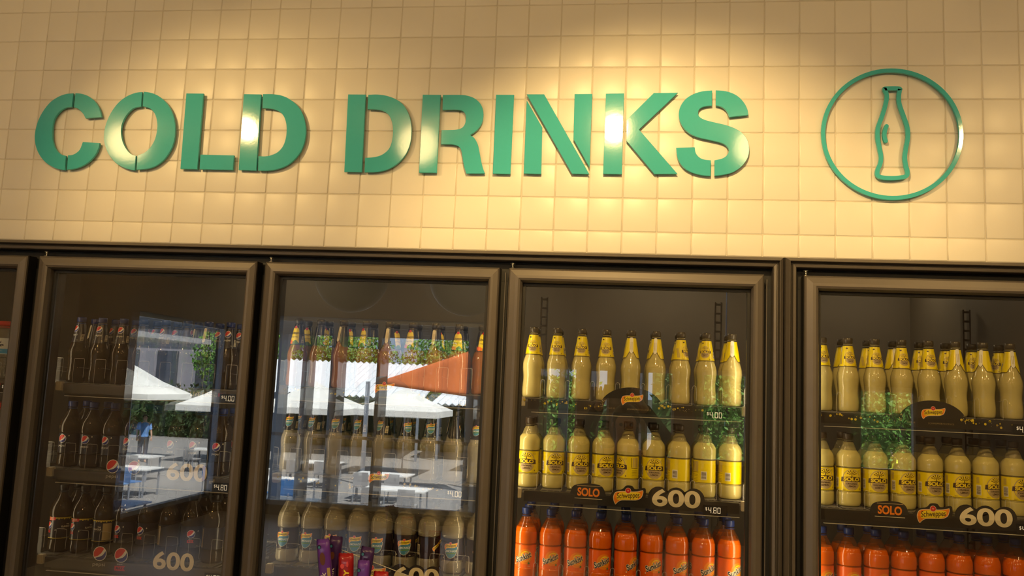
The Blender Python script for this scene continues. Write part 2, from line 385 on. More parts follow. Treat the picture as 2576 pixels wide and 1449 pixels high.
# side window
e = empty('window_8', (X_L-.1, (LW[0]+LW[1])/2, LW[2])); struct(e); q = (LW[0]+LW[1])/2
bm = bmesh.new()
for a, b, c, d in ((LW[0], LW[1], 0, .05), (LW[0], LW[1], LW[3]-LW[2]-.05, LW[3]-LW[2]), (LW[0], LW[0]+.05, 0, LW[3]-LW[2]), (LW[1]-.05, LW[1], 0, LW[3]-LW[2])): box(bm, -.04, .04, a-q, b-q, c, d)
from_bm('window_frame', bm, ALU, e)
bm = bmesh.new(); box(bm, -.004, .004, LW[0]-q+.02, LW[1]-q-.02, .02, LW[3]-LW[2]-.02); from_bm('pane', bm, _m['shop_glass'], e)

# ------------------------------------------------------------------ walk-in cooler fronts
PANE2 = thin('inner_pane_glass', (0.97, 0.97, 0.96), 1.60)
def loft_rect(bm, rects, mi=0, close=True):
    """rects: list of (x0, x1, z0, z1, y); mitred frame between successive loops"""
    L = [[bm.verts.new((a, y, c)), bm.verts.new((b, y, c)), bm.verts.new((b, y, d)), bm.verts.new((a, y, d))] for a, b, c, d, y in rects]
    n = len(L)
    for k in range(n if close else n-1):
        p, q = L[k], L[(k+1) % n]
        for i in range(4):
            f = bm.faces.new((p[i], p[(i+1)%4], q[(i+1)%4], q[i])); f.material_index = mi
ZD1, ZD0 = 2.145, 0.16                            # door top and bottom
def off_rect(x0, x1, z0, z1, prof): return [(x0+d, x1-d, z0+d, z1-d, y) for d, y in prof]
GZ = 2.104
def cooler(x0, x1, doors, label):
    root = empty('display_cooler', (0, 0, 0)); tag(root, label, 'fridge', 'coolers under the tiled wall')
    bm = bmesh.new()
    loft_rect(bm, off_rect(x0+.0006, x1-.0006, .06, ZB-.001, [(0, .09), (0, -.006), (.002, -.016), (.0105, -.028), (.0125, -.030), (.0135, -.026), (.016, -.013), (.019, -.012), (.0205, -.020), (.0215, -.024), (.029, -.022), (.031, -.018), (.031, .09)]))
    bmesh.ops.bevel(bm, geom=[e for e in bm.edges if e.calc_length() > .3], offset=.0006, segments=1, affect='EDGES')
    from_bm('frame_surround', bm, BRONZE, root)
    # recess lining behind the doors: header, sill and mullions
    bm = bmesh.new(); i0, i1 = x0+.0316, x1-.0316
    box(bm, i0, i1, .016, .085, ZD1-.035, ZB-.033); box(bm, i0, i1, .016, .085, .093, .20)
    edges = [i0] + [v for d in doors for v in d] + [i1]
    for k in range(0, len(edges), 2):
        a, b = edges[k], edges[k+1]
        box(bm, max(i0, a-.034), min(i1, b+.034), .012, .06, .2, ZD1-.036)
    from_bm('mullion_frame', bm, BLACK, root)
    bm = bmesh.new()
    for k in range(2, len(edges)-1, 2):
        a, b = edges[k], edges[k+1]; m_ = (a+b)/2
        box(bm, m_-.0015, m_+.0015, .002, .011, .2, ZD1-.01)
    if len(edges) > 4: from_bm('gasket_seam', bm, mat('grey_rubber', (.10, .09, .085), .5), root)
    else: bm.free()
    # insulated box behind
    bm = bmesh.new(); T = .05; yb = 1.25
    if x0 < 1: box(bm, x0+.002, x0+T, .092, yb, .06, ZB+.25)
    else: box(bm, x1-T, x1-.002, .092, yb, .06, ZB+.25)
    box(bm, x0+.002, x1-.002, yb, yb+T, .06, ZB+.25); box(bm, x0+.002, x1-.002, .16, yb+T, ZB+.25, ZB+.30); box(bm, x0+.002, x1-.002, .092, yb+T, .012, .06)
    from_bm('insulated_box', bm, LINER, root)
    for (a, b) in doors:
        bm = bmesh.new(); prof = [(0, .010), (0, -.026), (.0015, -.031), (.006, -.0345), (.022, -.0395), (.030, -.040), (.036, -.037), (.041, -.026), (.042, -.006), (.042, .010)]
        rs = off_rect(a, b, ZD0, ZD1, prof)
        # the latch stile (right) is a little narrower
        rs = [(r[0], b-(b-r[1])*.82, r[2], r[3], r[4]) for r in rs]
        loft_rect(bm, rs[1:], close=False); loft_rect(bm, [rs[-1], rs[0], rs[1]], 1, close=False)  # door edge in black: gasket, plus its unlit side painted dark
        d = from_bm('glass_door', bm, [BRONZE, BLACK], root)
        bm = bmesh.new(); fr_ = [(a+.0425, b-.035, ZD0+.0425, ZD1-.0425, y) for y in (-.011, .006)] + [(a+.050, b-.0425, ZD0+.050, ZD1-.050, y) for y in (.006, -.011)]
        loft_rect(bm, fr_); from_bm('glazing_seal', bm, BLACK, d)
        bm = bmesh.new(); v = [bm.verts.new(p) for p in ((a+.045, -.0085, ZD0+.045), (b-.038, -.0085, ZD0+.045), (b-.038, -.0085, ZD1-.045), (a+.045, -.0085, ZD1-.045))]; bm.faces.new(v)
        from_bm('glass_pane', bm, PANE, d)
        bm = bmesh.new(); v = [bm.verts.new(p) for p in ((a+.045, .0005, ZD0+.045), (b-.038, .0045, ZD0+.045), (b-.038, .0055, ZD1-.045), (a+.045, .0015, ZD1-.045))]; bm.faces.new(v)
        from_bm('inner_pane', bm, PANE2, d)
        bm = bmesh.new(); px = a+.009
        lathe(bm, [(ZD1+.0005, .0085), (ZD1+.002, .0085)], 16, 0, px, -.010); lathe(bm, [(ZD1+.002, .0028), (ZD1+.0135, .0028)], 12, 0, px, -.010)
        lathe(bm, [(ZD1+.0095, .0048), (ZD1+.0145, .0048)], 6, 0, px, -.010); lathe(bm, [(ZD1+.0145, .0075), (ZD1+.0158, .0075)], 16, 0, px, -.010)
        from_bm('hinge_pin', bm, STEEL, d)
    return root
DX = {0: (-.561, .146), 1: (.184, .905), 2: (.931, 1.650), 3: (1.676, 2.400), 4: (2.508, 3.228)}
cool_a = cooler(-.610, 2.4575, [DX[0], DX[1], DX[2], DX[3]], 'bronze framed four door drinks cooler left of the wide double post')
cool_b = cooler(2.4585, 3.2600, [DX[4]], 'bronze framed drinks cooler right of the wide double post')
# tubes of light behind the mullions (the cola door's are off)
TUBE = mat('tube_light', (1.0, 0.86, 0.60), 0.4, emis=1.2, noise=0)
def tube_light(x, on, label, sides=(-1, 1)):
    e = empty('tube_light', (x, .075, 1.18)); tag(e, label, 'lamp', 'tube lamps behind the door posts')
    bm = bmesh.new(); box(bm, -.014, .014, -.012, .0, -.85, .85); from_bm('housing', bm, mat('lamp_housing', (.5, .5, .48), .5), e)
    bm = bmesh.new(); lathe(bm, [(-.84, .008), (.84, .008)], 10, 0, 0, .010); from_bm('tube', bm, TUBE if on else mat('tube_off', (.5, .5, .48), .4), e)
    for sd in sides: area('tube_glow', (x+.016*sd, .078, 1.35), (math.radians(90), 0, math.radians(-52*sd)), on, .02, 1.3, (1, .78, .46))
    return e
for _x, _w, _t, _s in ((.165, .4, 'tube lamp behind the post between water and cola doors', (1,)), (.918, .6, 'tube lamp behind the post between cola and lemonade doors', (-1, 1)), (1.663, 1.3, 'tube lamp behind the post between lemonade and middle lemon doors', (-1, 1)), (2.388, .9, 'tube lamp behind the left half of the wide double post', (-1,)), (2.524, .9, 'tube lamp behind the right half of the wide double post', (1,))): tube_light(_x, _w, _t, _s)
for _i in (0, 1, 2, 3):
    area('added_cooler_fill', (.5+.85*_i, .95, 2.40), (0, 0, 0), 2.4, .5, .1, (1, .80, .50))  # added fill light without fixtures, lifts the dark inside of the box
# ------------------------------------------------------------------ shelves with their label strips
ORD = ['first', 'second', 'third', 'fourth', 'fifth', 'sixth', 'seventh', 'eighth', 'ninth', 'tenth']
def strip_dots(p, L, z0, z1, seed):
    rnd = random.Random(seed)
    for x0, x1, n in ((.05, .29, 34), (.44, .575, 30)):
        for i in range(n):
            t = rnd.random(); x = L+x0+(x1-x0)*t; r = rnd.choice([.0006, .0008, .0012, .0022, .0034]); zz = z0+.004+(z1-z0-.008)*min(1, max(0, (1-.6*t)+rnd.uniform(-.3, .3)))
            p.up() if i % 12 == 0 else None
            p.ell(x, zz, r, r, rnd.choice([GOLD, YEL2, CREAM if r < .001 else GOLD]), 10)
def shelf(L, R, z, style, label, seed, stops, stop_h, stop_w, price):
    """z = the level bottles stand on"""
    root = empty('drinks_shelf', ((L+R)/2, .10, z)); tag(root, label, 'shelf', 'wire shelves in the coolers'); ox = (L+R)/2; oy = .10
    def rel(bm):
        bmesh.ops.translate(bm, verts=bm.verts[:], vec=(-ox, -oy, -z))
        return bm
    a, b = L+.052, R-.030
    bm = bmesh.new()
    for yy in (.085, .30, .56): box(bm, a, b, yy, yy+.006, z-.012, z-.005)
    x = a
    while x < b: box(bm, x, x+.0025, .08, .57, z-.005, z-.0022); x += .0186
    from_bm('wire_deck', rel(bm), WIRE, root)
    bm = bmesh.new()                               # plastic glide floor under the bottles
    for xc in stops[:-1]: box(bm, xc+.008, xc+.0665, .088, .55, z-.0021, z-.0003)
    from_bm('glide_track', rel(bm), mat('glide_plastic', (.16, .15, .13), .35), root)
    grey = style.startswith('cola')
    zt, zb = z-.003, z-.033
    sx0, sx1 = L+.062, R-.048
    bm = bmesh.new(); box(bm, sx0, sx1, .062, .070, zb, zt)
    box(bm, sx0, sx1, .070, .086, zt-.004, zt)
    st = from_bm('label_strip', rel(bm), GREYST if grey else STRIPM, root)
    p = Print(); y0 = .0618; mats = []
    bm = bmesh.new()
    card = []                                      # outlines that rise above the strip
    if style in ('dome', 'dome2'):
        c = L+.366; card.append(([(c+.092*math.cos(t), zb+.012+.064*math.sin(t)) for t in [PI*i/24 for i in range(25)]], STRIPM))
        strip_dots(p, L, zb, zt, seed)
        rnd = random.Random(seed+5)
        for i in range(26):
            t = rnd.uniform(.02, .14)*PI*(1); t = PI-t if i < 20 else t; rr = rnd.uniform(.90, .985); p.ell(c+.092*rr*math.cos(t), zb+.012+.064*rr*math.sin(t), .0009, .0009, CREAM if i % 3 else GOLD, 8)
        flag_logo(p, c+.002, zb+.041, .062)
        p.up().text('THIS IS', c-.058, zb+.013, .022, .0042, TAN, 0, 0, 0, 1.3); p.text('SCHWEPPERVESCENCE', c+.022, zb+.0125, .068, .0042, TAN, 0, 0, 0, 1.3)
    elif style == 'six':
        def ol(pts, m=STRIPM): card.append((pts, m))
        c = L+.250
        ol([(v.x, v.y) for v in smooth_path([(c-.054, zb+.004, 1), (c-.053, zb+.030), (c-.044, zb+.052), (c-.015, zb+.060), (c+.02, zb+.060), (c+.040, zb+.052), (c+.050, zb+.030), (c+.053, zb+.004, 1)])])
        p.up().text('SOLO', c, zb+.036, .064, .024, ORNG, .035, 0, -.02); p.rect(c-.04, c+.04, zb+.017, zb+.0185, CREAM); p.rect(c-.034, c+.036, zb+.053, zb+.0545, TAN)
        c = L+.364
        ol([(v.x, v.y) for v in smooth_path([(c-.052, zb+.004, 1), (c-.052, zb+.028), (c-.040, zb+.045), (c-.018, zb+.050), (c-.008, zb+.060), (c+.002, zb+.062), (c+.012, zb+.060), (c+.020, zb+.052), (c+.044, zb+.057), (c+.050, zb+.050), (c+.048, zb+.025), (c+.036, zb+.004, 1)])])
        flag_logo(p, c, zb+.030, .083)
        c = L+.500
        pts = []
        for k in range(3):
            cc = c-.050+.050*k
            for i in range(9):
                t = PI*(0.88-0.76*i/8) if k not in (0, 2) else (PI*(1.0-.85*i/8) if k == 0 else PI*(0.85-.85*i/8)); pts.append((cc+.030*math.cos(t), zb+.033+.031*math.sin(t)))
        ol([(c-.080, zb+.004)]+pts+[(c+.080, zb+.004)])
        p.up().text('600', c, zb+.033, .136, .049, CREAM, .028); p.text('mL', c+.090, zb+.014, .018, .012, CREAM)
    elif style == 'cola1':
        p.text('LIVE LIFE', L+.530, zb+.016, .072, .014, CREAM, .01); p.text('TO', L+.578, zb+.020, .008, .005, CREAM); p.text('THE', L+.578, zb+.012, .010, .005, CREAM)
        p.text('MAX', L+.594, zb+.016, .015, .012, RED, .03)
    elif style == 'cola2':
        globe_logo(p, L+.259, zb+.050, .021); globe_logo(p, L+.331, zb+.050, .021, word=False)
        p.up().text('600', L+.506, zb+.046, .132, .054, CREAM, .025); p.text('mL', L+.592, zb+.022, .022, .013, CREAM)
    elif style == 'cola3':
        globe_logo(p, L+.245, zb+.052, .022); globe_logo(p, L+.316, zb+.052, .022, word=False, redtag=True)
        p.up().text('600', L+.488, zb+.046, .132, .054, CREAM, .025)
    # clear card behind printed logos of the cola strips
    if style in ('cola2', 'cola3'):
        bm2 = bmesh.new(); box(bm2, L+.21, L+.62, .0650, .0656, zt, zb+.078); from_bm('clear_card', rel(bm2), ACRYL, st)
    bmc = bmesh.new()
    for pts, m in card:
        f = bmc.faces.new([bmc.verts.new((x, .0612, zz)) for x, zz in pts]); bmesh.ops.triangulate(bmc, faces=[f])
    if card:
        r = bmesh.ops.extrude_face_region(bmc, geom=bmc.faces[:]); bmesh.ops.translate(bmc, verts=[v for v in r['geom'] if isinstance(v, bmesh.types.BMVert)], vec=(0, .0007, 0))
        bmesh.ops.recalc_face_normals(bmc, faces=bmc.faces[:])
        from_bm('header_card', rel(bmc), STRIPM, st)
    else: bmc.free()
    bmesh.ops.translate(bm, verts=bm.verts[:], vec=(0, 0, 0))
    p.build(bm, pos_board(.0609), mats, off=.00008)
    if p.f: from_bm('printed_logos', rel(bm), mats, st)
    else: bm.free()
    # clear cover with a bright lower edge
    bm = bmesh.new(); box(bm, sx0+.012, sx1, .0555, .0560, zb-.008, zt-.004); from_bm('clear_cover', rel(bm), ACRYL, st)
    bm = bmesh.new(); box(bm, sx0+.012, sx1, .0550, .0625, zb-.0095, zb-.008); from_bm('cover_lip', rel(bm), EDGE, st)
    # price display
    px = L+.575 if style != 'cola1' else L+.600
    if grey: px = L+.595
    bm = bmesh.new(); box(bm, px, px+.066, .0535, .0554, zb-.006, zb+.021); 
    pd = from_bm('price_display', rel(bm), mat('display_black', (.012, .011, .012), .2, coat=.5), st)
    p = Print(); lcd(p, price, px+.006, zb-.001, .0165); bm = bmesh.new(); mats = []; p.build(bm, pos_board(.0534), mats); from_bm('digits', rel(bm), mats, pd)
    for xx in (L+.034, b-.012):
        bm = bmesh.new(); box(bm, xx, xx+.020, .062, .082, z-.026, z+.002); bmesh.ops.bevel(bm, geom=bm.edges[:], offset=.002, segments=2, affect='EDGES'); from_bm('end_clip', rel(bm), BEIGE, root)
    for xc in stops:                                # clear lips between the lanes
        bm = bmesh.new(); hw = stop_w/2
        out = [(v.x, v.y) for v in smooth_path([(xc-hw, z-.002, 1), (xc-hw, z+stop_h-.008), (xc-hw+.006, z+stop_h-.0005), (xc, z+stop_h), (xc+hw-.006, z+stop_h-.0005), (xc+hw, z+stop_h-.008), (xc+hw, z-.002, 1)], sub=4)]
        f = bm.faces.new([bm.verts.new((x, .096, zz)) for x, zz in out]); f.material_index = 0
        tube(bm, [(x, .0955, zz) for x, zz in out[:-1]], .00045, 4, 1)
        v = [bm.verts.new(q) for q in ((xc, .0962, z-.002), (xc, .50, z-.002), (xc, .50, z+.03), (xc, .0962, z+.05))]; bm.faces.new(v)
        tube(bm, [(xc-.001, .1, z+.05), (xc-.001, .49, z+.03)], .0004, 4, 1)
        from_bm('lane_divider', rel(bm), [ACRYL, EDGE], root)
    return root
def upright(x, y, label):
    bm = bmesh.new(); h0, h1 = .07, 2.13
    box(bm, -.013, -.008, -.01, .01, h0, h1); box(bm, .008, .013, -.01, .01, h0, h1); z = h0
    while z < h1: box(bm, -.008, .008, -.01, -.006, z, z+.007); z += .032
    o = from_bm('slotted_upright', bm, mat('upright_paint', (.09, .08, .065), .5, metal=.3), None, (x, y, 0)); tag(o, label, 'post', 'slotted shelf uprights'); return o
# ------------------------------------------------------------------ bottles
def interp(prof, z):
    for (z0, r0_), (z1, r1_) in zip(prof, prof[1:]):
        if z0 <= z <= z1: return r0_ + (r1_-r0_)*((z-z0)/(z1-z0) if z1 > z0 else 0)
    return prof[-1][1]
def wrap_pos(rf):
    def f(u, v, o):
        r = rf(v); t = u/r; r += o; return Vector((r*math.sin(t), -r*math.cos(t), v))
    return f
def smooth_prof(prof, sub=3):
    pts = smooth_path([(z, r) for z, r in prof], closed=False, sub=sub); return [(v.x, max(.001, v.y)) for v in pts]
P_SIX_A = [(0, .024), (.0015, .030), (.008, .0335), (.020, .0345), (.036, .0342), (.040, .0330), (.044, .0328), (.106, .0328), (.110, .0332), (.115, .0340), (.130, .0344), (.142, .0332), (.151, .0285), (.158, .0225), (.165, .0200), (.174, .0165), (.181, .0122), (.187, .0112)]
P_SIX_B = [(0, .024), (.0015, .030), (.008, .0338), (.020, .0345), (.036, .0338), (.040, .0325), (.100, .0325), (.104, .0335), (.112, .0343), (.124, .0345), (.136, .0335), (.148, .0300), (.160, .0240), (.171, .0180), (.180, .0130), (.187, .0112)]
P_COLA = [(0, .022), (.002, .029), (.009, .0325), (.020, .0330), (.030, .0318), (.042, .0322), (.046, .0322), (.104, .0322), (.110, .0335), (.125, .0345), (.140, .0325), (.153, .0275), (.166, .0205), (.178, .0145), (.186, .0115), (.191, .0110)]
P_SLIM = [(0, .021), (.0015, .0262), (.008, .0292), (.025, .0302), (.042, .0290), (.056, .0280), (.068, .0284), (.084, .0300), (.096, .0310), (.110, .0295), (.125, .0250), (.133, .0225), (.145, .0198), (.160, .0168), (.176, .0144), (.188, .0126), (.198, .0118)]
def band(bm, z0, z1, rf, mi=0, seg=48, notch=False, nz=8):
    def zlow(t):
        if not notch: return z0
        d = abs(((t-PI) + PI) % (2*PI) - PI)        # distance from the seam at the back
        return z0 + max(0, .030*(1-d/.75)) if d < .75 else z0
    g = []
    for k in range(nz+1):
        row = []
        for i in range(seg+1):
            t = 2*PI*i/seg; za = zlow(t); z = za+(z1-za)*k/nz; r = rf(z); row.append(bm.verts.new((r*math.sin(t), -r*math.cos(t), z)))
        g.append(row)
    for k in range(nz):
        for i in range(seg):
            f = bm.faces.new((g[k][i], g[k][i+1], g[k+1][i+1], g[k+1][i])); f.material_index = mi; f.smooth = True
def cap_mesh(z, h, r):
    bm = bmesh.new(); n = 36
    lathe(bm, [(z, r*.93), (z+.0015, r*.93), (z+.002, r), (z+h-.0015, r), (z+h, r*.93)], n)
    for v in bm.verts:
        if z+.0015 < v.co.z < z+h-.001:
            a = round((math.atan2(v.co.y, v.co.x)/(2*PI)*n)) % 2; v.co.x *= 1+.02*a; v.co.y *= 1+.02*a
    return bm
def make_bottle(name, prof, liquid, shell, fill, capm, cap, label_fn, cat='bottle'):
    """cap = (z, height, radius); label_fn(bm, mats, rf) draws the label sheet"""
    root = empty(name); tag(root, None, cat)
    pf = smooth_prof(prof); rf0 = lambda z: interp(pf, max(0, min(z, pf[-1][0])))
    bm = bmesh.new(); lathe(bm, pf, 28, cap1=True); from_bm('bottle_body', bm, shell, root)
    lq = [(z+ (.0008 if i == 0 else 0), r-.0007) for i, (z, r) in enumerate(pf) if z < fill] + [(fill, rf0(fill)-.0007)]
    bm = bmesh.new(); lathe(bm, lq, 28); from_bm('liquid', bm, liquid, root)
    from_bm('cap', cap_mesh(*cap), capm, root)
    bm = bmesh.new(); lathe(bm, [(pf[-1][0]-.0055, pf[-1][1]+.0022), (pf[-1][0]-.004, pf[-1][1]+.0028), (pf[-1][0]-.003, pf[-1][1]+.0018)], 20); from_bm('neck_ring', bm, capm, root)
    bm = bmesh.new(); mats = []; label_fn(bm, mats, rf0); from_bm('label', bm, mats, root)
    return root
def lion_tag(p, x, z, s, m=BROWN):
    p.ell(x, z+.6*s, .45*s, .45*s, m, 8); p.rect(x-.6*s, x-.1*s, z-.6*s, z+.2*s, m); p.rect(x+.1*s, x+.6*s, z-.6*s, z+.2*s, m)
def tree_mark(p, x, z, s, m=BROWN):
    p.rect(x-.05*s, x+.05*s, z, z+.45*s, m)
    for a in (-65, -40, -15, 15, 40, 65):
        t = math.radians(90+a); d = (math.cos(t), math.sin(t)); n = (-d[1]*.035*s, d[0]*.035*s)
        q0 = (x+d[0]*.2*s, z+.25*s+d[1]*.2*s); q1 = (x+d[0]*.62*s, z+.25*s+d[1]*.62*s)
        p.poly([(q0[0]-n[0], q0[1]-n[1]), (q1[0]-n[0], q1[1]-n[1]), (q1[0]+n[0], q1[1]+n[1]), (q0[0]+n[0], q0[1]+n[1])], m); p.ell(q1[0], q1[1], .09*s, .07*s, m, 8)
def lemon_front(p, x, z, s):
    """s = half height of the oval badge"""
    p.up().ell(x, z, .88*s, s, TAN, 28); p.up().ell(x, z, .80*s, .92*s, YEL2, 28); tree_mark(p.up(), x, z+.22*s, .72*s)
    p.rect(x-.7*s, x+.7*s, z+.22*s, z+.25*s, BROWN)
    p.ell(x, z-.40*s, .66*s, .50*s, TAN, 20)
    p.up().poly([(x-1.0*s, z-.21*s), (x-.95*s, z+.22*s), (x, z+.31*s), (x+.95*s, z+.22*s), (x+1.0*s, z-.21*s), (x, z-.17*s)], BROWN)
    p.up().text('SOLO', x, z+.05*s, 1.50*s, .36*s, YEL2, .05); p.text('ORIGINAL', x, z-.37*s, 1.05*s, .16*s, BROWN, .035); p.text('LEMON', x, z-.61*s, .74*s, .18*s, BROWN, .035)
def lab_lemon_six(bm, mats, rf0):
    rf = lambda z: .0331; mats.append(YEL); band(bm, .0425, .1085, rf)
    p = Print(); c = 2*PI*.0331
    for z in (.0430, .1070): p.rect(-c/2, c/2, z, z+.0012, BROWN)
    lemon_front(p, 0, .0757, .0300); lion_tag(p, .026, .050, .0028); p.text('600mL', -.021, .0475, .009, .0028, BROWN)
    p.ell(.024, .100, .005, .0032, BROWN, 14); p.up().ell(.024, .100, .0045, .0027, YEL2, 14).text('NEW', .024, .100, .006, .002, BROWN)
    x = -.046; p.rect(x-.007, x+.007, .052, .080, WHITE); p.up().bars(x-.0055, x+.0055, .054, .078, BROWN, 14, vert=False); p.bars(x-.006, x+.003, .084, .102, TAN, 7)
    x = .054; p.rect(x-.012, x-.0105, .075, .104, BROWN); p.bars(x-.008, x+.012, .076, .104, TAN, 12); p.rect(x-.012, x+.012, .0725, .0735, BROWN)
    for k in range(5): p.rect(x-.010, x+.010, .048+k*.0045, .0487+k*.0045, BROWN)
    x = .082; p.rect(x-.008, x+.008, .052, .076, WHITE); p.up().bars(x-.0065, x+.0065, .055, .074, BROWN, 12, vert=False); p.ell(-.072, .095, .006, .004, TAN, 12)
    p.build(bm, wrap_pos(rf), mats, step=.004)
def neck_rf(z): return .0243 + (.0142-.0243)*(z-.131)/(.191-.131)
def seam_tag(p, m=WHITE):
    """the pale paper tab over the back seam"""
    c = PI  # back
    for sgn in (1,):
        pass
def lab_lemon_slim(bm, mats, rf0):
    mats.append(YEL); band(bm, .131, .191, neck_rf, notch=True)
    p = Print()
    for k in range(24):
        pass
    lemon_front(p, 0, .157, .0180); lion_tag(p, .015, .1355, .002); p.text('450mL', -.016, .1345, .007, .0022, BROWN); p.ell(-.008, .184, .003, .002, BROWN, 10)
    r = neck_rf(.15)
    p.rect(.026, .036, .139, .158, WHITE).up().bars(.027, .035, .140, .157, BROWN, 12, vert=False)
    p.bars(-.034, -.025, .138, .166, TAN, 8); p.ell(.028, .150, .002, .002, BROWN, 10)
    n = 40; edge = []
    p.build(bm, wrap_pos(neck_rf), mats, step=.003)
    hem(bm, mats, BROWN); back_tab(bm, mats, WHITE)
def hem(bm, mats, m, dz=.0012):
    """dark lower hem following the notch"""
    if m not in mats: mats.append(m)
    mi = mats.index(m); pr = None; seg = 96
    for i in range(seg+1):
        t = 2*PI*i/seg; d = abs(((t-PI)+PI) % (2*PI)-PI); z = .131 + (max(0, .030*(1-d/.75)) if d < .75 else 0); q = []
        for zz in (z-.0002, z+dz): r = neck_rf(zz)+.0003; q.append(bm.verts.new((r*math.sin(t), -r*math.cos(t), zz)))
        if pr: f = bm.faces.new((pr[0], q[0], q[1], pr[1])); f.material_index = mi; f.smooth = True
        pr = q
def back_tab(bm, mats, m):
    if m not in mats: mats.append(m)
    mi = mats.index(m)
    pts = [(-.0052, .150), (0, .1445), (.0052, .150), (.0052, .190), (.003, .1935), (-.003, .1935), (-.0052, .190)]
    vs = []
    for u, z in pts:
        r = neck_rf(z)+.0009; t = PI+u/r; vs.append(bm.verts.new((r*math.sin(t), -r*math.cos(t), z)))
    f = bm.faces.new(vs); f.material_index = mi
    if TAN not in mats: mats.append(TAN)
    for k in (-1, 1):
        vs = []
        for u, z in ((-.0006+k*.002, .156), (.0006+k*.002, .156), (.0006+k*.002, .180), (-.0006+k*.002, .180)):
            r = neck_rf(z)+.0012; t = PI+u/r; vs.append(bm.verts.new((r*math.sin(t), -r*math.cos(t), z)))
        f = bm.faces.new(vs); f.material_index = mats.index(TAN)
def lemonade_front(p, x, z, s, sch=True):
    """s = badge width"""
    b = [(x-.45*s, z+.26*s), (x-.15*s, z+.36*s), (x+.5*s, z+.40*s), (x+.52*s, z+.10*s), (x+.38*s, z-.30*s), (x+.05*s, z-.52*s), (x-.25*s, z-.42*s), (x-.43*s, z-.10*s)]
    P_ = smooth_path(b, sub=3); cx = sum(v.x for v in P_)/len(P_); cz = sum(v.y for v in P_)/len(P_)
    p.up().poly([((v.x-cx)*1.06+cx, (v.y-cz)*1.06+cz) for v in P_], CREAM); p.up().poly([(v.x, v.y) for v in P_], SKYB)
    p.up().poly([(x-.38*s, z-.12*s), (x+.42*s, z-.06*s), (x+.40*s, z-.16*s), (x-.33*s, z-.22*s)], GREENP)
    p.up().text('LEMONADE', x+.03*s, z+.05*s, 1.02*s, .17*s, WHITE, .01, 0, .04)
    flag_logo(p, x, z+.44*s, 1.12*s, 0.03)
def specks(p, u0, u1, z0, z1, n, seed):
    rnd = random.Random(seed)
    for i in range(n): p.ell(rnd.uniform(u0, u1), rnd.uniform(z0, z1), .0003, .0003, TAN, 5)
def lab_clear_six(bm, mats, rf0):
    rf = lambda z: .0328; mats.append(LABK); band(bm, .040, .1030, rf); p = Print()
    specks(p, -.045, .045, .086, .1025, 60, 2); lemonade_front(p, 0, .066, .036); p.up(); lion_tag(p, -.022, .047, .0026, CREAM); p.text('600mL', .019, .0455, .008, .0028, CREAM)
    x = .072; p.rect(x-.014, x+.004, .046, .080, TAN); p.up().bars(x-.013, x+.002, .05, .076, LABK, 8); p.bars(x-.014, x+.012, .083, .099, TAN, 9, vert=False); p.rect(x+.006, x+.018, .05, .08, CREAM); p.up().bars(x+.007, x+.017, .051, .079, LABK, 14, vert=False)
    flag_logo(p, -.062, .075, .03, .5, dot=False)
    p.build(bm, wrap_pos(rf), mats, step=.004)
def lab_clear_slim(bm, mats, rf0):
    mats.append(LABK); band(bm, .131, .197, neck_rf, notch=True); p = Print(); specks(p, -.02, .02, .180, .196, 50, 3)
    lemonade_front(p, 0, .155, .0245); p.up(); lion_tag(p, -.0165, .137, .0024, CREAM); p.text('450mL', .015, .1335, .008, .0026, CREAM)
    p.rect(.024, .034, .137, .158, CREAM).up().bars(.025, .033, .138, .157, LABK, 12, vert=False)
    p.build(bm, wrap_pos(neck_rf), mats, step=.003); back_tab(bm, mats, CREAM)
def lab_mango(bm, mats, rf0):
    mats.append(LABK); band(bm, .131, .197, neck_rf, notch=True); p = Print()
    a = smooth_path([(-.0165, .138), (-.0145, .165), (-.010, .181), (-.002, .187), (.008, .184), (.0125, .172), (.0150, .150), (.0165, .136), (0, .133)], sub=4)
    p.up().poly([(v.x, v.y) for v in a], YEL2); p.up().ell(-.0145, .140, .0075, .0065, LORNG, 14).ell(-.006, .138, .006, .005, ORNG, 14)
    p.up().poly([(v.x, v.y) for v in smooth_path([(-.004, .134), (0, .143), (.007, .1455), (.014, .139), (.017, .134)], sub=3)], GREENP)
    p.up().text('Schweppes', 0, .168, .027, .011, BROWN, .01, .1, .06); p.text('Orange & Mango', 0, .1555, .024, .0045, BROWN, 0, .2); p.ell(.0, .187, .0045, .0045, RED, 12)
    p.rect(.024, .034, .137, .158, CREAM).up().bars(.025, .033, .138, .157, LABK, 12, vert=False)
    p.build(bm, wrap_pos(neck_rf), mats, step=.003); back_tab(bm, mats, CREAM)
def lab_cola_slim(bm, mats, rf0):
    mats.append(LABN); band(bm, .131, .197, neck_rf, notch=True); p = Print(); globe_logo(p, 0, .1755, .0112, word=False); p.text('pepsi', 0, .1555, .024, .008, WHITE, -.005)
    lion_tag(p, -.015, .142, .002, CREAM); p.text('450mL', .016, .1385, .007, .0024, CREAM); p.rect(.024, .034, .137, .158, CREAM).up().bars(.025, .033, .138, .157, LABN, 12, vert=False)
    p.build(bm, wrap_pos(neck_rf), mats, step=.003); back_tab(bm, mats, CREAM)
def lab_cola_six(bm, mats, rf0):
    rf = lambda z: .0325; mats.append(LABN); band(bm, .044, .1060, rf); p = Print(); globe_logo(p, 0, .0895, .0135, word=False); p.text('pepsi', 0, .0665, .026, .009, WHITE, -.005); lion_tag(p, .021, .099, .0026, CREAM)
    x = .078; p.rect(x-.014, x+.014, .048, .10, TAN); p.up().bars(x-.012, x+.012, .05, .098, LABN, 10)
    p.build(bm, wrap_pos(rf), mats, step=.004)
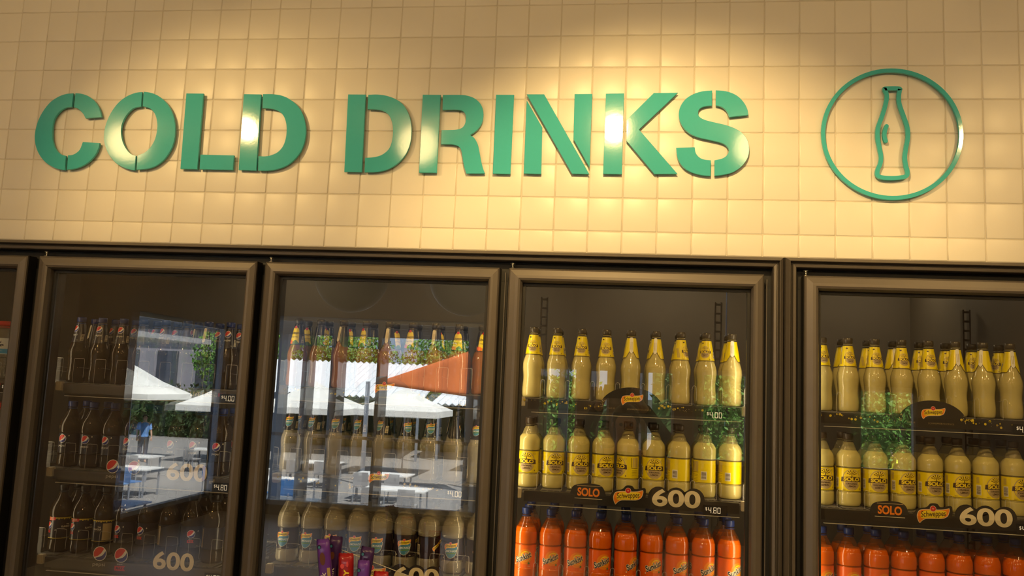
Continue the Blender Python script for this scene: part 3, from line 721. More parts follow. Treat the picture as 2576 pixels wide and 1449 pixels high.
def lab_cola_max(bm, mats, rf0):
    rf = lambda z: .0325; mats.append(LABN); band(bm, .044, .1120, rf); p = Print(); globe_logo(p, 0, .086, .0125, word=False, redtag=True); lion_tag(p, .021, .094, .0026, CREAM); p.text('600mL', .022, .050, .008, .0026, TAN)
    x = .078; p.rect(x-.016, x+.012, .048, .104, TAN); p.up().bars(x-.014, x+.010, .05, .102, LABN, 10)
    p.build(bm, wrap_pos(rf), mats, step=.004)
def lab_cola_promo(bm, mats, rf0):
    rf = lambda z: .0325; mats.append(LABN); band(bm, .044, .1150, rf); p = Print(); c = PI*.0325
    p.rect(-c, c, .106, .115, GOLD).rect(-c, c, .044, .0455, GOLD)
    for i in range(26): p.rect(-c+i*.0079, -c+i*.0079+.004, .103+.002*(i % 2), .107, GOLD)
    p.up().poly([(-.012, .098), (.016, .101), (.016, .111), (-.012, .108)], RED); p.up().text('SUPER', .002, .107, .016, .0035, CREAM, 0, 0, .05).text('BOWL', .002, .1025, .020, .0035, CREAM, 0, 0, .05)
    globe_logo(p, -.007, .084, .011, word=False, redtag=True); lion_tag(p, .018, .070, .0026, CREAM); x = .078; p.rect(x-.014, x+.014, .048, .10, TAN)
    x = .048; p.text('THE', x+.006, .088, .010, .004, CREAM, .02).text('FLAVOUR', x, .081, .026, .006, CREAM, .02).rect(x-.013, x+.013, .074, .0745, TAN)
    p.build(bm, wrap_pos(rf), mats, step=.004)
def lab_orange(bm, mats, rf0):
    rf = lambda z: .0328; mats.append(LORNG); band(bm, .036, .1000, rf); p = Print()
    for uu in (0, .088):
        p.up().ell(uu+.006, .068, .022, .022, SWIRL, 24); p.up().ell(uu+.006, .068, .018, .018, ORNG, 24); p.up().ell(uu+.008, .069, .015, .015, YEL2, 20); p.up().ell(uu+.007, .068, .013, .013, SWIRL, 20)
        for bd, m in ((.085, CREAM), (.02, NAVY)): p.up().text('Sunkist', uu, .066, .050+(.002 if bd > .05 else 0), .0175+(.002 if bd > .05 else 0), m, bd, .1, .40)
        p.ell(uu+.017, .049, .0032, .0032, GREENP, 10); lion_tag(p, uu-.024, .045, .0028, CREAM); p.text('600mL', uu+.018, .0405, .008, .0026, CREAM)
    x = .045; p.rect(x-.006, x+.006, .05, .08, WHITE); p.up().bars(x-.005, x+.005, .052, .078, BROWN, 12, vert=False)
    p.build(bm, wrap_pos(rf), mats, step=.004)
def lab_water(bm, mats, rf0):
    rf = lambda z: .0354; mats.append(WHITE); band(bm, .082, .135, rf); p = Print(); p.rect(-.112, .112, .084, .100, mat('water_blue', (.05, .35, .65), .3)); p.text('cool', .002, .122, .018, .008, NAVY, .04); p.text('Ridge', .006, .112, .026, .010, NAVY, .04); p.text('spring water', .004, .093, .024, .003, WHITE)
    p.build(bm, wrap_pos(rf), mats, step=.004)
P_WATER = [(0, .028), (.002, .033), (.01, .0345), (.03, .035), (.036, .0337), (.042, .035), (.06, .035), (.066, .0337), (.072, .035), (.078, .035), (.14, .035), (.15, .0348), (.160, .033), (.168, .0285), (.176, .026)]
CAP6 = (.1875, .0185, .0140); CAPS = (.1985, .0165, .0135)
proto = {}
proto['lemon_slim'] = make_bottle('lemon_soda_bottle', P_SLIM, LIQ_LEMON2, PETL, .186, CAPCLR, CAPS, lab_lemon_slim)
proto['lemon_six'] = make_bottle('lemon_soda_bottle', P_SIX_A, LIQ_LEMON, PETL, .158, CAPBROWN, CAP6, lab_lemon_six)
proto['orange_six'] = make_bottle('orange_soda_bottle', P_SIX_B, LIQ_ORANGE, PETO, .152, CAPBLUE, CAP6, lab_orange)
proto['clear_six'] = make_bottle('lemonade_bottle', P_SIX_B, LIQ_CLEAR, PET, .148, CAPBLACK, CAP6, lab_clear_six)
proto['clear_slim'] = make_bottle('lemonade_bottle', P_SLIM, LIQ_CLEAR, PET, .186, CAPCLR, CAPS, lab_clear_slim)
proto['mango_slim'] = make_bottle('mango_drink_bottle', P_SLIM, LIQ_MANGO, PETM, .186, CAPCLR, CAPS, lab_mango)
proto['cola_slim'] = make_bottle('cola_bottle', P_SLIM, LIQ_COLA, PETC, .186, CAPBLUE, CAPS, lab_cola_slim)
proto['cola_six'] = make_bottle('cola_bottle', P_COLA, LIQ_COLA, PETC, .160, CAPBLUE, (.1915, .0175, .0140), lab_cola_six)
proto['cola_max'] = make_bottle('cola_bottle', P_COLA, LIQ_COLA, PETC, .160, CAPBLACK, (.1915, .0175, .0140), lab_cola_max)
proto['cola_promo'] = make_bottle('cola_bottle', P_COLA, LIQ_COLA, PETC, .160, CAPBLACK, (.1915, .0175, .0140), lab_cola_promo)
proto['water'] = make_bottle('water_bottle', P_WATER, LIQ_CLEAR, PET, .155, CAPRED, (.176, .016, .029), lab_water)
used = set()
def put(kind, x, y, z, deg, label, group):
    r = proto[kind] if kind not in used else copy_tree(proto[kind]); used.add(kind)
    r.location = (x, y, z); r.rotation_euler = (0, 0, math.radians(deg)); r['label'] = label; r['group'] = group; return r
DESC = {'lemon_slim': 'slim yellow collared lemon soda', 'lemon_six': 'wide yellow wrapped lemon soda', 'orange_six': 'orange soda with blue cap',
        'clear_six': 'clear lemonade with black cap', 'clear_slim': 'slim clear lemonade', 'mango_slim': 'slim mango drink',
        'cola_slim': 'slim dark cola bottle', 'cola_six': 'globe badged cola bottle', 'cola_max': 'red tagged cola bottle', 'cola_promo': 'gold banded cola bottle', 'water': 'clear water bottle'}
ROWN = {0: 'in front, ', 1: 'one behind, ', 2: 'two behind, '}
def row(kinds, x0, n, z, degs, where, group, depth=2, y0=.142, dx=.0745, rear=None, skip=()):
    rnd = random.Random(int(x0*1000+z*77))
    for d in range(depth):
        for i in range(n):
            if (i, d) in skip: continue
            kd = kinds[i] if isinstance(kinds, list) else kinds
            dg = degs[i] if d == 0 else (rear[i] if rear else rnd.choice([0, 10, -20, 30, 150, 180, 200, -60]))
            lab = '%s, %s from left %s%s' % (DESC[kd], ORD[i], ROWN[d], where)
            put(kd, x0+dx*i+rnd.uniform(-.0009, .0009), y0+.0745*d+rnd.uniform(-.001, .001), z, dg, lab, group)
ZS = {1: (1.752, 1.482, 1.214), 2: (1.772, 1.505, 1.237), 3: (1.771, 1.504, 1.236), 4: (1.771, 1.504, 1.236), 0: (1.752, 1.482, 1.214)}
NAME = {0: 'water door', 1: 'cola door', 2: 'lemonade door', 3: 'middle lemon door', 4: 'rightmost lemon door'}
ROWX = {1: .2325, 2: .984, 3: 1.740, 4: 2.5955, 0: -.047-.0745*2}
NB = {0: 3, 1: 8, 2: 9, 3: 9, 4: 8}
LV = ('top shelf', 'second shelf', 'third shelf')
# rotation: positive turns the front towards the picture's right
row('cola_slim', ROWX[1], 8, ZS[1][0], [-25, 0, 0, 120, -20, 100, 170, 0], 'top shelf, cola door', 'slim cola bottles')
row('cola_six', ROWX[1], 8, ZS[1][1], [-8, 0, -12, -14, 160, -14, -8, 0], 'second shelf, cola door', 'cola bottles on the second shelf')
row(['cola_promo']*3+['cola_max']*5, ROWX[1], 8, ZS[1][2], [-22, -12, -85, -18, -12, 180, 25, 165], 'third shelf, cola door', 'cola bottles on the third shelf')
row('mango_slim', ROWX[2], 9, ZS[2][0], [-15, 100, 150, -30, 175, -15, 170, 0, 20], 'top shelf, lemonade door', 'mango drink bottles')
row('clear_slim', ROWX[2], 9, ZS[2][1], [-10, -25, -8, -20, -35, 25, 15, 110, -10], 'second shelf, lemonade door', 'slim lemonade bottles')
row('clear_six', ROWX[2]+.014, 9, ZS[2][2], [-10, -12, -6, 0, -12, 12, 165, 0, 120], 'third shelf, lemonade door', 'lemonade bottles', depth=3)
row('lemon_slim', ROWX[3], 9, ZS[3][0], [-4, -2, -2, -6, 180, 170, 55, -18, 176], 'top shelf, middle lemon door', 'slim lemon bottles in the middle door')
row('lemon_six', ROWX[3], 9, ZS[3][1], [-6, 18, 20, 22, -55, 4, 195, 210, 200], 'second shelf, middle lemon door', 'wide lemon bottles in the middle door')
row('orange_six', ROWX[3], 9, ZS[3][2], [-4, 8, 4, 14, 48, 12, 22, 26, 30], 'third shelf, middle lemon door', 'orange bottles in the middle door', depth=3)
row('lemon_slim', ROWX[4], 8, ZS[4][0], [4, 6, 6, 6, 4, 178, 140, 176], 'top shelf, rightmost lemon door', 'slim lemon bottles in the rightmost door')
row('lemon_six', ROWX[4], 8, ZS[4][1], [4, 2, 2, 14, 10, 10, 26, 20], 'second shelf, rightmost lemon door', 'wide lemon bottles in the rightmost door')
row('orange_six', ROWX[4], 8, ZS[4][2], [10, 0, 16, 12, 20, 14, 18, 8], 'third shelf, rightmost lemon door', 'orange bottles in the rightmost door')
row('water', ROWX[0], 3, ZS[0][0], [0, 0, 12], 'top shelf, water door', 'water bottles', y0=.145)
row('water', ROWX[0], 3, ZS[0][1], [0, 0, 12], 'second shelf, water door', 'water bottles', y0=.145)
STY = {0: ('cola1', 'cola1', 'cola1'), 1: ('cola1', 'cola2', 'cola3'), 2: ('dome', 'dome', 'six'), 3: ('dome', 'six', 'dome'), 4: ('dome', 'six', 'dome')}
PRICE = {0: ('4.00', '4.80', '4.80'), 1: ('4.00', '4.80', '4.80'), 2: ('4.00', '4.00', '4.80'), 3: ('4.00', '4.80', '4.80'), 4: ('4.00', '4.80', '4.80')}
SD = {'cola1': 'grey label strip', 'cola2': 'two globe badges and a large 600', 'cola3': 'globe badge, red tag and a large 600', 'dome': 'gold dotted strip and arched header', 'six': 'black strip with a large 600'}
for dn in (0, 1, 2, 3, 4):
    L, R = DX[dn]
    for k in range(3):
        n = NB[dn]; st = [ROWX[dn]+(.014 if dn == 2 and k == 2 else 0)-.0372+.0745*i for i in range(n+1)]
        sty = STY[dn][k]
        if dn == 0 and k == 2: continue
        h, wd = (.078, .036) if dn in (1, 2) else (.056, .012)
        if dn in (3, 4) and k == 1: h = .050
        if dn == 2 and k == 2: h, wd = .060, .044
        shelf(L, R, ZS[dn][k], sty, 'shelf with %s, %s of %s' % (SD[sty], LV[k].replace(' shelf', ' one'), NAME[dn]), dn*10+k, st, h, wd, PRICE[dn][k])
    if dn > 2: upright(L+.052, .60, 'slotted metal upright near the hinge side of the %s' % NAME[dn]); upright(R-.052, .60, 'slotted metal upright near the latch side of the %s' % NAME[dn])
# ------------------------------------------------------------------ lettering on the tiles
FILL = 42
YL0, YL1 = -.0150, -.0075                        # face and back of the cut letters, on short studs
def cut_shape(bm, pts, y0=YL0, y1=YL1, sub=5):
    P_ = smooth_path(pts, sub=sub); n = len(P_)
    a = sum(P_[i].x*P_[(i+1)%n].y-P_[(i+1)%n].x*P_[i].y for i in range(n))
    if a < 0: P_ = P_[::-1]
    e = .0006
    def inset(d):
        out = []
        for i in range(n):
            t1 = (P_[i]-P_[i-1]); t2 = (P_[(i+1)%n]-P_[i]); t1 = t1.normalized(); t2 = t2.normalized(); m = Vector((-(t1.y+t2.y), t1.x+t2.x))
            m = m.normalized() if m.length > 1e-6 else Vector((-t1.y, t1.x)); k = d/max(.5, m.dot(Vector((-t1.y, t1.x)))); out.append(P_[i]+m*k)
        return out
    I = inset(e); A = [bm.verts.new((v.x, y0, v.y)) for v in I]; B = [bm.verts.new((v.x, y0+e, v.y)) for v in P_]; D = [bm.verts.new((v.x, y1, v.y)) for v in P_]
    bm.faces.new(A)
    for i in range(n):
        j = (i+1) % n; bm.faces.new((A[i], B[i], B[j], A[j])); bm.faces.new((B[i], D[i], D[j], B[j]))
    bm.faces.new(D[::-1])
    return P_
LETTERS = [
 ('C', [[(0.2269,2.6812,1),(0.1998,2.6786),(0.1727,2.6682),(0.1466,2.6489),(0.1245,2.6164),(0.1113,2.5804),(0.1076,2.5401),(0.1158,2.5044),(0.132,2.4756),(0.156,2.4514),(0.1836,2.4362),(0.2055,2.4293),(0.2263,2.4265,1),(0.2246,2.4732,1),(0.2092,2.4771),(0.194,2.4872),(0.1814,2.5026),(0.1729,2.5226),(0.1684,2.5448),(0.1667,2.5716),(0.1697,2.594),(0.1793,2.612),(0.1919,2.6255),(0.2075,2.6331),(0.2264,2.6358,1)],
   [(0.2339,2.6817,1),(0.2562,2.6794),(0.2805,2.6713),(0.3033,2.6555),(0.3195,2.6354),(0.3284,2.618),(0.3334,2.602,1),(0.2785,2.5979,1),(0.2711,2.6099),(0.2589,2.6224),(0.2453,2.6314),(0.2336,2.6345,1)],
   [(0.2781,2.5192,1),(0.3369,2.516,1),(0.3346,2.4992),(0.3255,2.4767),(0.3071,2.455),(0.2856,2.4403),(0.2611,2.4312),(0.2332,2.4278,1),(0.2315,2.4746,1),(0.2466,2.4765),(0.2598,2.4832),(0.271,2.4953)]]),
 ('O', [[(0.465,2.6853,1),(0.4419,2.6822),(0.4109,2.6693),(0.3834,2.6457),(0.3618,2.6101),(0.3499,2.5701),(0.3499,2.5324),(0.3588,2.5016),(0.3766,2.4732),(0.4022,2.4493),(0.4312,2.4351),(0.4499,2.4305),(0.4666,2.4281,1),(0.4652,2.4756,1),(0.4492,2.4803),(0.4316,2.4955),(0.4162,2.5196),(0.4074,2.546),(0.4056,2.5681),(0.4101,2.5902),(0.4216,2.6124),(0.4403,2.631),(0.4664,2.6368,1)],
   [(0.47,2.6861,1),(0.4947,2.6825),(0.5209,2.6723),(0.548,2.6523),(0.5704,2.6236),(0.5841,2.5907),(0.5898,2.56),(0.5891,2.525),(0.5804,2.4944),(0.5621,2.4647),(0.5371,2.444),(0.5087,2.4338),(0.4718,2.4303,1),(0.4706,2.477,1),(0.4921,2.485),(0.5107,2.5027),(0.5233,2.5268),(0.5281,2.5553),(0.5268,2.5817),(0.5183,2.6081),(0.5051,2.6249),(0.4905,2.6337),(0.4713,2.6377,1)]]),
 ('L', [[(0.6157,2.6801,1),(0.6736,2.6796,1),(0.6755,2.4337,1),(0.6191,2.4344,1)],
   [(0.6814,2.4809,1),(0.793,2.4792,1),(0.7935,2.4328,1),(0.6831,2.4338,1)]]),
 ('D', [[(0.8081,2.6776,1),(0.8658,2.6766,1),(0.8701,2.4315,1),(0.812,2.433,1)],
   [(0.871,2.6775,1),(0.9019,2.6774),(0.9331,2.6726),(0.9603,2.6608),(0.9882,2.6392),(1.008,2.609),(1.0196,2.5703),(1.02,2.5318),(1.0109,2.4976),(0.9927,2.4697),(0.9684,2.4491),(0.9389,2.4369),(0.9089,2.4319),(0.8757,2.4315,1),(0.8732,2.4777,1),(0.8943,2.477),(0.9136,2.4806),(0.9346,2.4906),(0.9497,2.5087),(0.957,2.5314),(0.9585,2.5572),(0.9551,2.583),(0.9464,2.6046),(0.933,2.6188),(0.9148,2.6274),(0.8925,2.6313),(0.8731,2.6318,1)]]),
 ('D', [[(1.1483,2.6762,1),(1.2045,2.6756,1),(1.2086,2.4304,1),(1.1531,2.4306,1)],
   [(1.2127,2.6748,1),(1.2425,2.6756),(1.2769,2.67),(1.3073,2.6571),(1.3296,2.638),(1.346,2.6096),(1.3552,2.5758),(1.3566,2.5378),(1.3503,2.5042),(1.3353,2.4756),(1.3116,2.4524),(1.2832,2.4374),(1.25,2.4308),(1.2171,2.43,1),(1.2158,2.475,1),(1.2427,2.4773),(1.2675,2.4847),(1.2875,2.5017),(1.2966,2.5249),(1.2985,2.5544),(1.2951,2.5819),(1.2861,2.6044),(1.2707,2.6196),(1.2521,2.6264),(1.2328,2.6285),(1.2132,2.629,1)]]),
 ('R', [[(1.3846,2.6749,1),(1.4403,2.6744,1),(1.4418,2.4308,1),(1.3871,2.4306,1)],
   [(1.4474,2.674,1),(1.4824,2.6744),(1.5156,2.673),(1.5408,2.6658),(1.5601,2.6519),(1.5717,2.633),(1.5757,2.61),(1.5716,2.5849),(1.5583,2.5639),(1.5385,2.5488,1),(1.5522,2.5381),(1.5625,2.5202),(1.5689,2.4975),(1.5746,2.4727),(1.581,2.45),(1.5889,2.4303,1),(1.5326,2.4297,1),(1.5251,2.4495),(1.5198,2.4722),(1.5144,2.4971),(1.5063,2.5116),(1.4907,2.5181),(1.472,2.5197),(1.4501,2.5195,1),(1.4493,2.5635,1),(1.4738,2.564),(1.4964,2.5654),(1.5126,2.5713),(1.521,2.5847),(1.5226,2.6015),(1.5186,2.6162),(1.509,2.6246),(1.4932,2.6275),(1.4724,2.6275),(1.4488,2.627,1)]]),
 ('I', [[(1.6116,2.6746,1),(1.6664,2.6741,1),(1.6663,2.4296,1),(1.6129,2.4302,1)]]),
 ('N', [[(1.7054,2.6569,1),(1.7557,2.573,1),(1.7586,2.4306,1),(1.7061,2.4316,1)],
   [(1.7042,2.6757,1),(1.7573,2.6756,1),(1.9005,2.4317,1),(1.8492,2.4324,1)],
   [(1.8486,2.6763,1),(1.9013,2.6766,1),(1.9007,2.4512,1),(1.8499,2.5372,1)]]),
 ('K', [[(1.9415,2.6774,1),(1.9948,2.6781,1),(1.9954,2.4328,1),(1.9407,2.433,1)],
   [(2.0823,2.6792,1),(2.152,2.6799,1),(2.0417,2.5676,1),(2.1557,2.4354,1),(2.0896,2.4342,1),(2.0059,2.5332,1),(2.0042,2.5964,1)]]),
 ('S', [[(2.2503,2.6866,1),(2.2238,2.6842),(2.197,2.6757),(2.1741,2.6598),(2.1598,2.6374),(2.1557,2.613),(2.1607,2.5907),(2.1727,2.5705),(2.1914,2.5544),(2.2146,2.5445),(2.2453,2.5374),(2.2759,2.53),(2.2912,2.5221),(2.2997,2.5101),(2.2991,2.499),(2.2924,2.489),(2.2804,2.4817),(2.2603,2.4767,1),(2.2606,2.431,1),(2.2848,2.434),(2.3111,2.4414),(2.3335,2.4563),(2.3484,2.4743),(2.3565,2.4954),(2.357,2.5193),(2.3515,2.5392),(2.3381,2.5579),(2.3171,2.5719),(2.2904,2.5822),(2.2598,2.5898),(2.2329,2.597),(2.2174,2.605),(2.2115,2.6151),(2.2132,2.6273),(2.2208,2.6346),(2.2341,2.6391),(2.2506,2.6407,1)],
   [(2.261,2.687,1),(2.2852,2.6849),(2.3082,2.678),(2.3274,2.6658),(2.3428,2.6476),(2.3513,2.6294),(2.3545,2.6126,1),(2.3004,2.606,1),(2.2948,2.6201),(2.2859,2.6314),(2.2744,2.6383),(2.2613,2.6415,1)],
   [(2.1503,2.5131,1),(2.2033,2.5155,1),(2.2066,2.4983),(2.2156,2.4863),(2.2291,2.4792),(2.2501,2.4766,1),(2.25,2.4301,1),(2.2241,2.4325),(2.1973,2.4398),(2.1742,2.4531),(2.1592,2.473),(2.1527,2.493)]]),
]
BOTTLE_LINE = [(2.7345,2.6912),(2.771,2.6911),(2.7723,2.6848),(2.7699,2.6679),(2.7718,2.6437),(2.7825,2.61),(2.7915,2.5788),(2.7933,2.5501),(2.7881,2.5191),(2.7843,2.4905),(2.7867,2.4668),(2.7908,2.4479),(2.7872,2.436),(2.7696,2.4316),(2.7498,2.4299),(2.7256,2.4311),(2.7115,2.4366),(2.7107,2.4518),(2.718,2.4709),(2.7203,2.4923),(2.7161,2.5186),(2.7115,2.5473),(2.713,2.5761),(2.7226,2.6051),(2.7327,2.6389),(2.7374,2.6655),(2.7353,2.6801),(2.7322,2.6883)]
GLINT = [(2.7362,2.581),(2.7321,2.569),(2.7302,2.557),(2.731,2.5464),(2.7336,2.5369)]

WORDS = ['opening the word', 'between C and L in the word', 'third in the word', 'closing the word', 'opening the word', 'after the D of the word', 'third in the word', 'fourth in the word', 'before the last letter of the word', 'closing the word']
for i, (ch, parts) in enumerate(LETTERS):
    xs = [p[0] for q in parts for p in q]; zs = [p[1] for q in parts for p in q]; c = Vector(((min(xs)+max(xs))/2, 0, min(zs)))
    root = empty('stencil_letter', c)
    tag(root, 'green stencil letter %s, %s %s' % (ch, WORDS[i], 'COLD' if i < 4 else 'DRINKS'), 'letter', 'cut letters of the wall sign')
    for q in parts:
        bm = bmesh.new(); P_ = cut_shape(bm, q); bmesh.ops.translate(bm, verts=bm.verts[:], vec=-c); seg = from_bm('letter_stroke', bm, TEAL, root)
        cand = []; n_ = len(P_); sg = 1 if sum(P_[k].x*P_[(k+1)%n_].y-P_[(k+1)%n_].x*P_[k].y for k in range(n_)) > 0 else -1
        for k in range(n_):
            t_ = P_[(k+1)%n_]-P_[k-1]
            if t_.length < 1e-6: continue
            u_ = P_[k]+Vector((-t_.y, t_.x)).normalized()*.014*sg
            ed = min((u_-(P_[j]+(P_[(j+1)%n_]-P_[j])*max(0, min(1, (u_-P_[j]).dot(P_[(j+1)%n_]-P_[j])/max(1e-12, (P_[(j+1)%n_]-P_[j]).length_squared))))).length for j in range(n_))
            ins = sum(((P_[j].y > u_.y) != (P_[(j+1)%n_].y > u_.y)) and (u_.x < (P_[(j+1)%n_].x-P_[j].x)*(u_.y-P_[j].y)/(P_[(j+1)%n_].y-P_[j].y)+P_[j].x) for j in range(n_)) % 2
            if ins and ed > .008: cand.append(u_)
        cand.sort(key=lambda v: v.y)
        for u in ((cand[0], cand[-1]) if len(cand) > 1 else cand):
            bm = bmesh.new(); tube(bm, [(u.x-c.x, .001, u.y-c.z), (u.x-c.x, YL1-.0005, u.y-c.z)], .003, 8); from_bm('stud', bm, STEEL, seg)
# round emblem with the bottle outline
cxr, czr, RR = 2.7493, 2.5589, .1920
root = empty('bottle_emblem', (cxr, 0, czr)); tag(root, 'round green emblem with a soda bottle outline, after the last letter', 'sign')
bm = bmesh.new(); n = 96; lo = []
for r, y in ((RR, YL0+.0006), (RR-.0006, YL0), (RR-.0112, YL0), (RR-.0118, YL0+.0006), (RR-.0118, YL1), (RR, YL1)): lo.append([bm.verts.new((r*math.cos(2*PI*k/n), y, r*math.sin(2*PI*k/n))) for k in range(n)])
for a in range(6):
    for k in range(n): bm.faces.new((lo[a][k], lo[a][(k+1)%n], lo[(a+1)%6][(k+1)%n], lo[(a+1)%6][k]))
bmesh.ops.recalc_face_normals(bm, faces=bm.faces[:]); from_bm('ring', bm, TEAL, root)
def stroke(name, pts, wd, closed):
    P_ = smooth_path(pts, closed=closed, sub=5); n = len(P_); bm = bmesh.new(); Ls, Rs = [], []
    for i in range(n):
        a = P_[i-1] if (closed or i) else P_[0]; b = P_[(i+1)%n] if (closed or i < n-1) else P_[-1]; t = (b-a).normalized(); nn = Vector((-t.y, t.x))*wd/2
        Ls.append(P_[i]+nn); Rs.append(P_[i]-nn)
    if not closed:
        for lst, e, sg in ((Ls, n-1, 1),):
            t = (P_[-1]-P_[-2]).normalized(); t0 = (P_[0]-P_[1]).normalized()
            end = [P_[-1]+Vector((t.x*math.cos(a)-t.y*math.sin(a), t.x*math.sin(a)+t.y*math.cos(a)))*wd/2 for a in [PI/2-PI*k/8 for k in range(1, 8)]]
            beg = [P_[0]+Vector((t0.x*math.cos(a)-t0.y*math.sin(a), t0.x*math.sin(a)+t0.y*math.cos(a)))*wd/2 for a in [PI/2-PI*k/8 for k in range(1, 8)]]
        loop = Ls+end+Rs[::-1]+beg
        cut_shape(bm, [(v.x-cxr, v.y-czr, 1) for v in loop])
    else:
        rows = [[bm.verts.new((v.x-cxr, y, v.y-czr)) for v in lst] for lst, y in ((Ls, YL1), (Ls, YL0), (Rs, YL0), (Rs, YL1))]
        for a in range(4):
            for k in range(n): bm.faces.new((rows[a][k], rows[a][(k+1)%n], rows[(a+1)%4][(k+1)%n], rows[(a+1)%4][k]))
        bmesh.ops.recalc_face_normals(bm, faces=bm.faces[:])
    return from_bm(name, bm, TEAL, root)
stroke('bottle_outline', BOTTLE_LINE, .0118, True); stroke('highlight_stroke', GLINT, .0115, False)
for a in (40, 140, 220, 320):
    bm = bmesh.new(); x, z = (RR-.006)*math.cos(math.radians(a)), (RR-.006)*math.sin(math.radians(a)); tube(bm, [(x, .001, z), (x, YL1-.0005, z)], .003, 8); from_bm('stud', bm, STEEL, root)
for x, z in ((.041, 0), (-.034, 0), (.005, -.128), (.005, .132), (-.017, .0)): bm = bmesh.new(); tube(bm, [(x, .001, z), (x, YL1-.0005, z)], .003, 8); from_bm('stud', bm, STEEL, root)

# ------------------------------------------------------------------ lights on the ceiling
LAMPB = mat('lamp_black', (.03, .03, .03), .4)
for i, (loc, aim, wt, cone, bl) in enumerate(TRACK):
    e = empty('track_spotlight', (loc[0], loc[1], Z_C)); tag(e, 'black ceiling spotlight aimed at the %s of the tiled wall' % ['far left', 'letters of the first word', 'letters of the second word', 'round emblem'][i], 'lamp', 'ceiling spotlights')
    d = (Vector(aim)-Vector(loc)).normalized(); h = Vector((0, 0, loc[2]-Z_C)); bm = bmesh.new()
    box(bm, -.03, .03, -.03, .03, -.02, 0); tube(bm, [(0, 0, -.02), (0, -.05, loc[2]-Z_C+.06)], .006, 8); from_bm('bracket', bm, LAMPB, e)
    bm = bmesh.new(); p0 = h-d*.16; p1 = h-d*.012; tube(bm, [p0, p0+d*.02, p1], .042, 20, taper=[.036, .045, .045]); from_bm('lamp_can', bm, LAMPB, e)
    bm = bmesh.new(); tube(bm, [h-d*.0118, h-d*.009], .038, 20); from_bm('lens', bm, mat('lamp_lens', (1.0, .80, .5), .4, emis=14, noise=0), e)
    spot('spot_beam', tuple(Vector(loc)+d*.005), aim, wt, cone, bl)
# small ceiling lamps over the aisle
def point(name, loc, e, col, rad):
    l = bpy.data.lights.new(name, 'POINT'); l.energy = e; l.color = col; l.shadow_soft_size = rad; o = bpy.data.objects.new(name, l); C.objects.link(o); o.location = loc
q_ = 0
for yy, xs_ in ((-2.6, (-1.26, .71, 2.78, 4.85)), (-5.6, (-1.65, .56, 2.77, 4.98))):
    for x in xs_:
        e = empty('ceiling_lamp', (x, yy, Z_C)); tag(e, 'small warm ceiling lamp, %s from the left in the %s row' % (ORD[xs_.index(x)], 'nearer' if yy > -4 else 'farther'), 'lamp', 'small ceiling lamps')
        bm = bmesh.new(); lathe(bm, [(-.06, .030), (-.055, .034), (0, .034)], 20); from_bm('lamp_body', bm, mat('lamp_white', (.7, .68, .62), .4), e)
        bm = bmesh.new(); lathe(bm, [(-.085, .012), (-.075, .024), (-.0605, .026)], 16); from_bm('bulb', bm, _m['lamp_lens'], e)
        point('lamp_glow', (x, yy, Z_C-.13), FILL*(.46 if yy > -4 else 1.35), (1, .65, .28), .12)
# pendant lamps seen in the glass
PEND = mat('pendant_shade', (.05, .045, .04), .35)
for i, (x, z) in enumerate(((.20, 2.50), (.99, 2.50))):
    e = empty('pendant_lamp', (x, -3.0, Z_C)); tag(e, 'big dark round pendant shade over the counter, %s' % ('nearer the side window' if i == 0 else 'nearer the tills'), 'lamp', 'pendant lamps')
    bm = bmesh.new(); r = .25; lathe(bm, [(z-Z_C+r*math.sin(t), max(.012, r*math.cos(t))) for t in [-PI/2+.05+(PI-.1)*k/16 for k in range(17)]], 32); from_bm('shade', bm, PEND, e)
    bm = bmesh.new(); tube(bm, [(0, 0, 0), (0, 0, z-Z_C+r)], .004, 6); from_bm('cord', bm, LAMPB, e)

# ------------------------------------------------------------------ chocolate stand in front of the glass
st = empty('snack_stand', (1.35, -.31, 0)); tag(st, 'clear acrylic snack holder on a thin post before the lemonade door', 'stand')
bm = bmesh.new(); lathe(bm, [(.0, .14), (.012, .14), (.016, .02)], 28); from_bm('foot', bm, LAMPB, st)
bm = bmesh.new(); tube(bm, [(0, 0, .016), (0, 0, 1.165)], .012, 12); from_bm('post', bm, LAMPB, st)
bm = bmesh.new(); x0, x1, y0, y1, z0 = -.125, .135, -.050, .060, 1.166
box(bm, x0, x1, y0, y1, z0, z0+.003)
for a, b, c, d, zz0, zz1 in ((x0, x1, y1-.003, y1, .215, .14), (x0, x1, y0, y0+.003, .11, .07)):
    v = [bm.verts.new(q) for q in ((a, c, z0+.003), (b, c, z0+.003), (b, c, z0+zz1), (a, c, z0+zz0), (a, d, z0+.003), (b, d, z0+.003), (b, d, z0+zz1), (a, d, z0+zz0))]
    for q in ((0,1,2,3),(7,6,5,4),(0,4,5,1),(1,5,6,2),(3,2,6,7),(4,0,3,7)): bm.faces.new([v[k] for k in q])
box(bm, x0, x0+.003, y0+.003, y1-.003, z0+.003, z0+.11); box(bm, x1-.003, x1, y0+.003, y1-.003, z0+.003, z0+.07)
from_bm('acrylic_bin', bm, ACRYL, st)
bm = bmesh.new(); tube(bm, [(x0, y1-.0015, z0+.215), (x1, y1-.0015, z0+.14)], .0011, 6); tube(bm, [(x0, y0+.0015, z0+.11), (x1, y0+.0015, z0+.07)], .0011, 6); from_bm('rim', bm, EDGE, st)
PURP = mat('wrapper_purple', (.13, .035, .36), .28, coat=.4, noise=.1, bump=.3, nscale=60); REDW = mat('wrapper_red', (.34, .008, .012), .28, coat=.4, noise=.1, bump=.3, nscale=60); PURD = mat('wrapper_dark_purple', (.045, .015, .10), .28, coat=.4, bump=.3, nscale=60)
GOLDW = mat('wrapper_gold', (.52, .38, .12), .3, metal=.3); CHOC = mat('print_chocolate', (.13, .045, .02), .4)
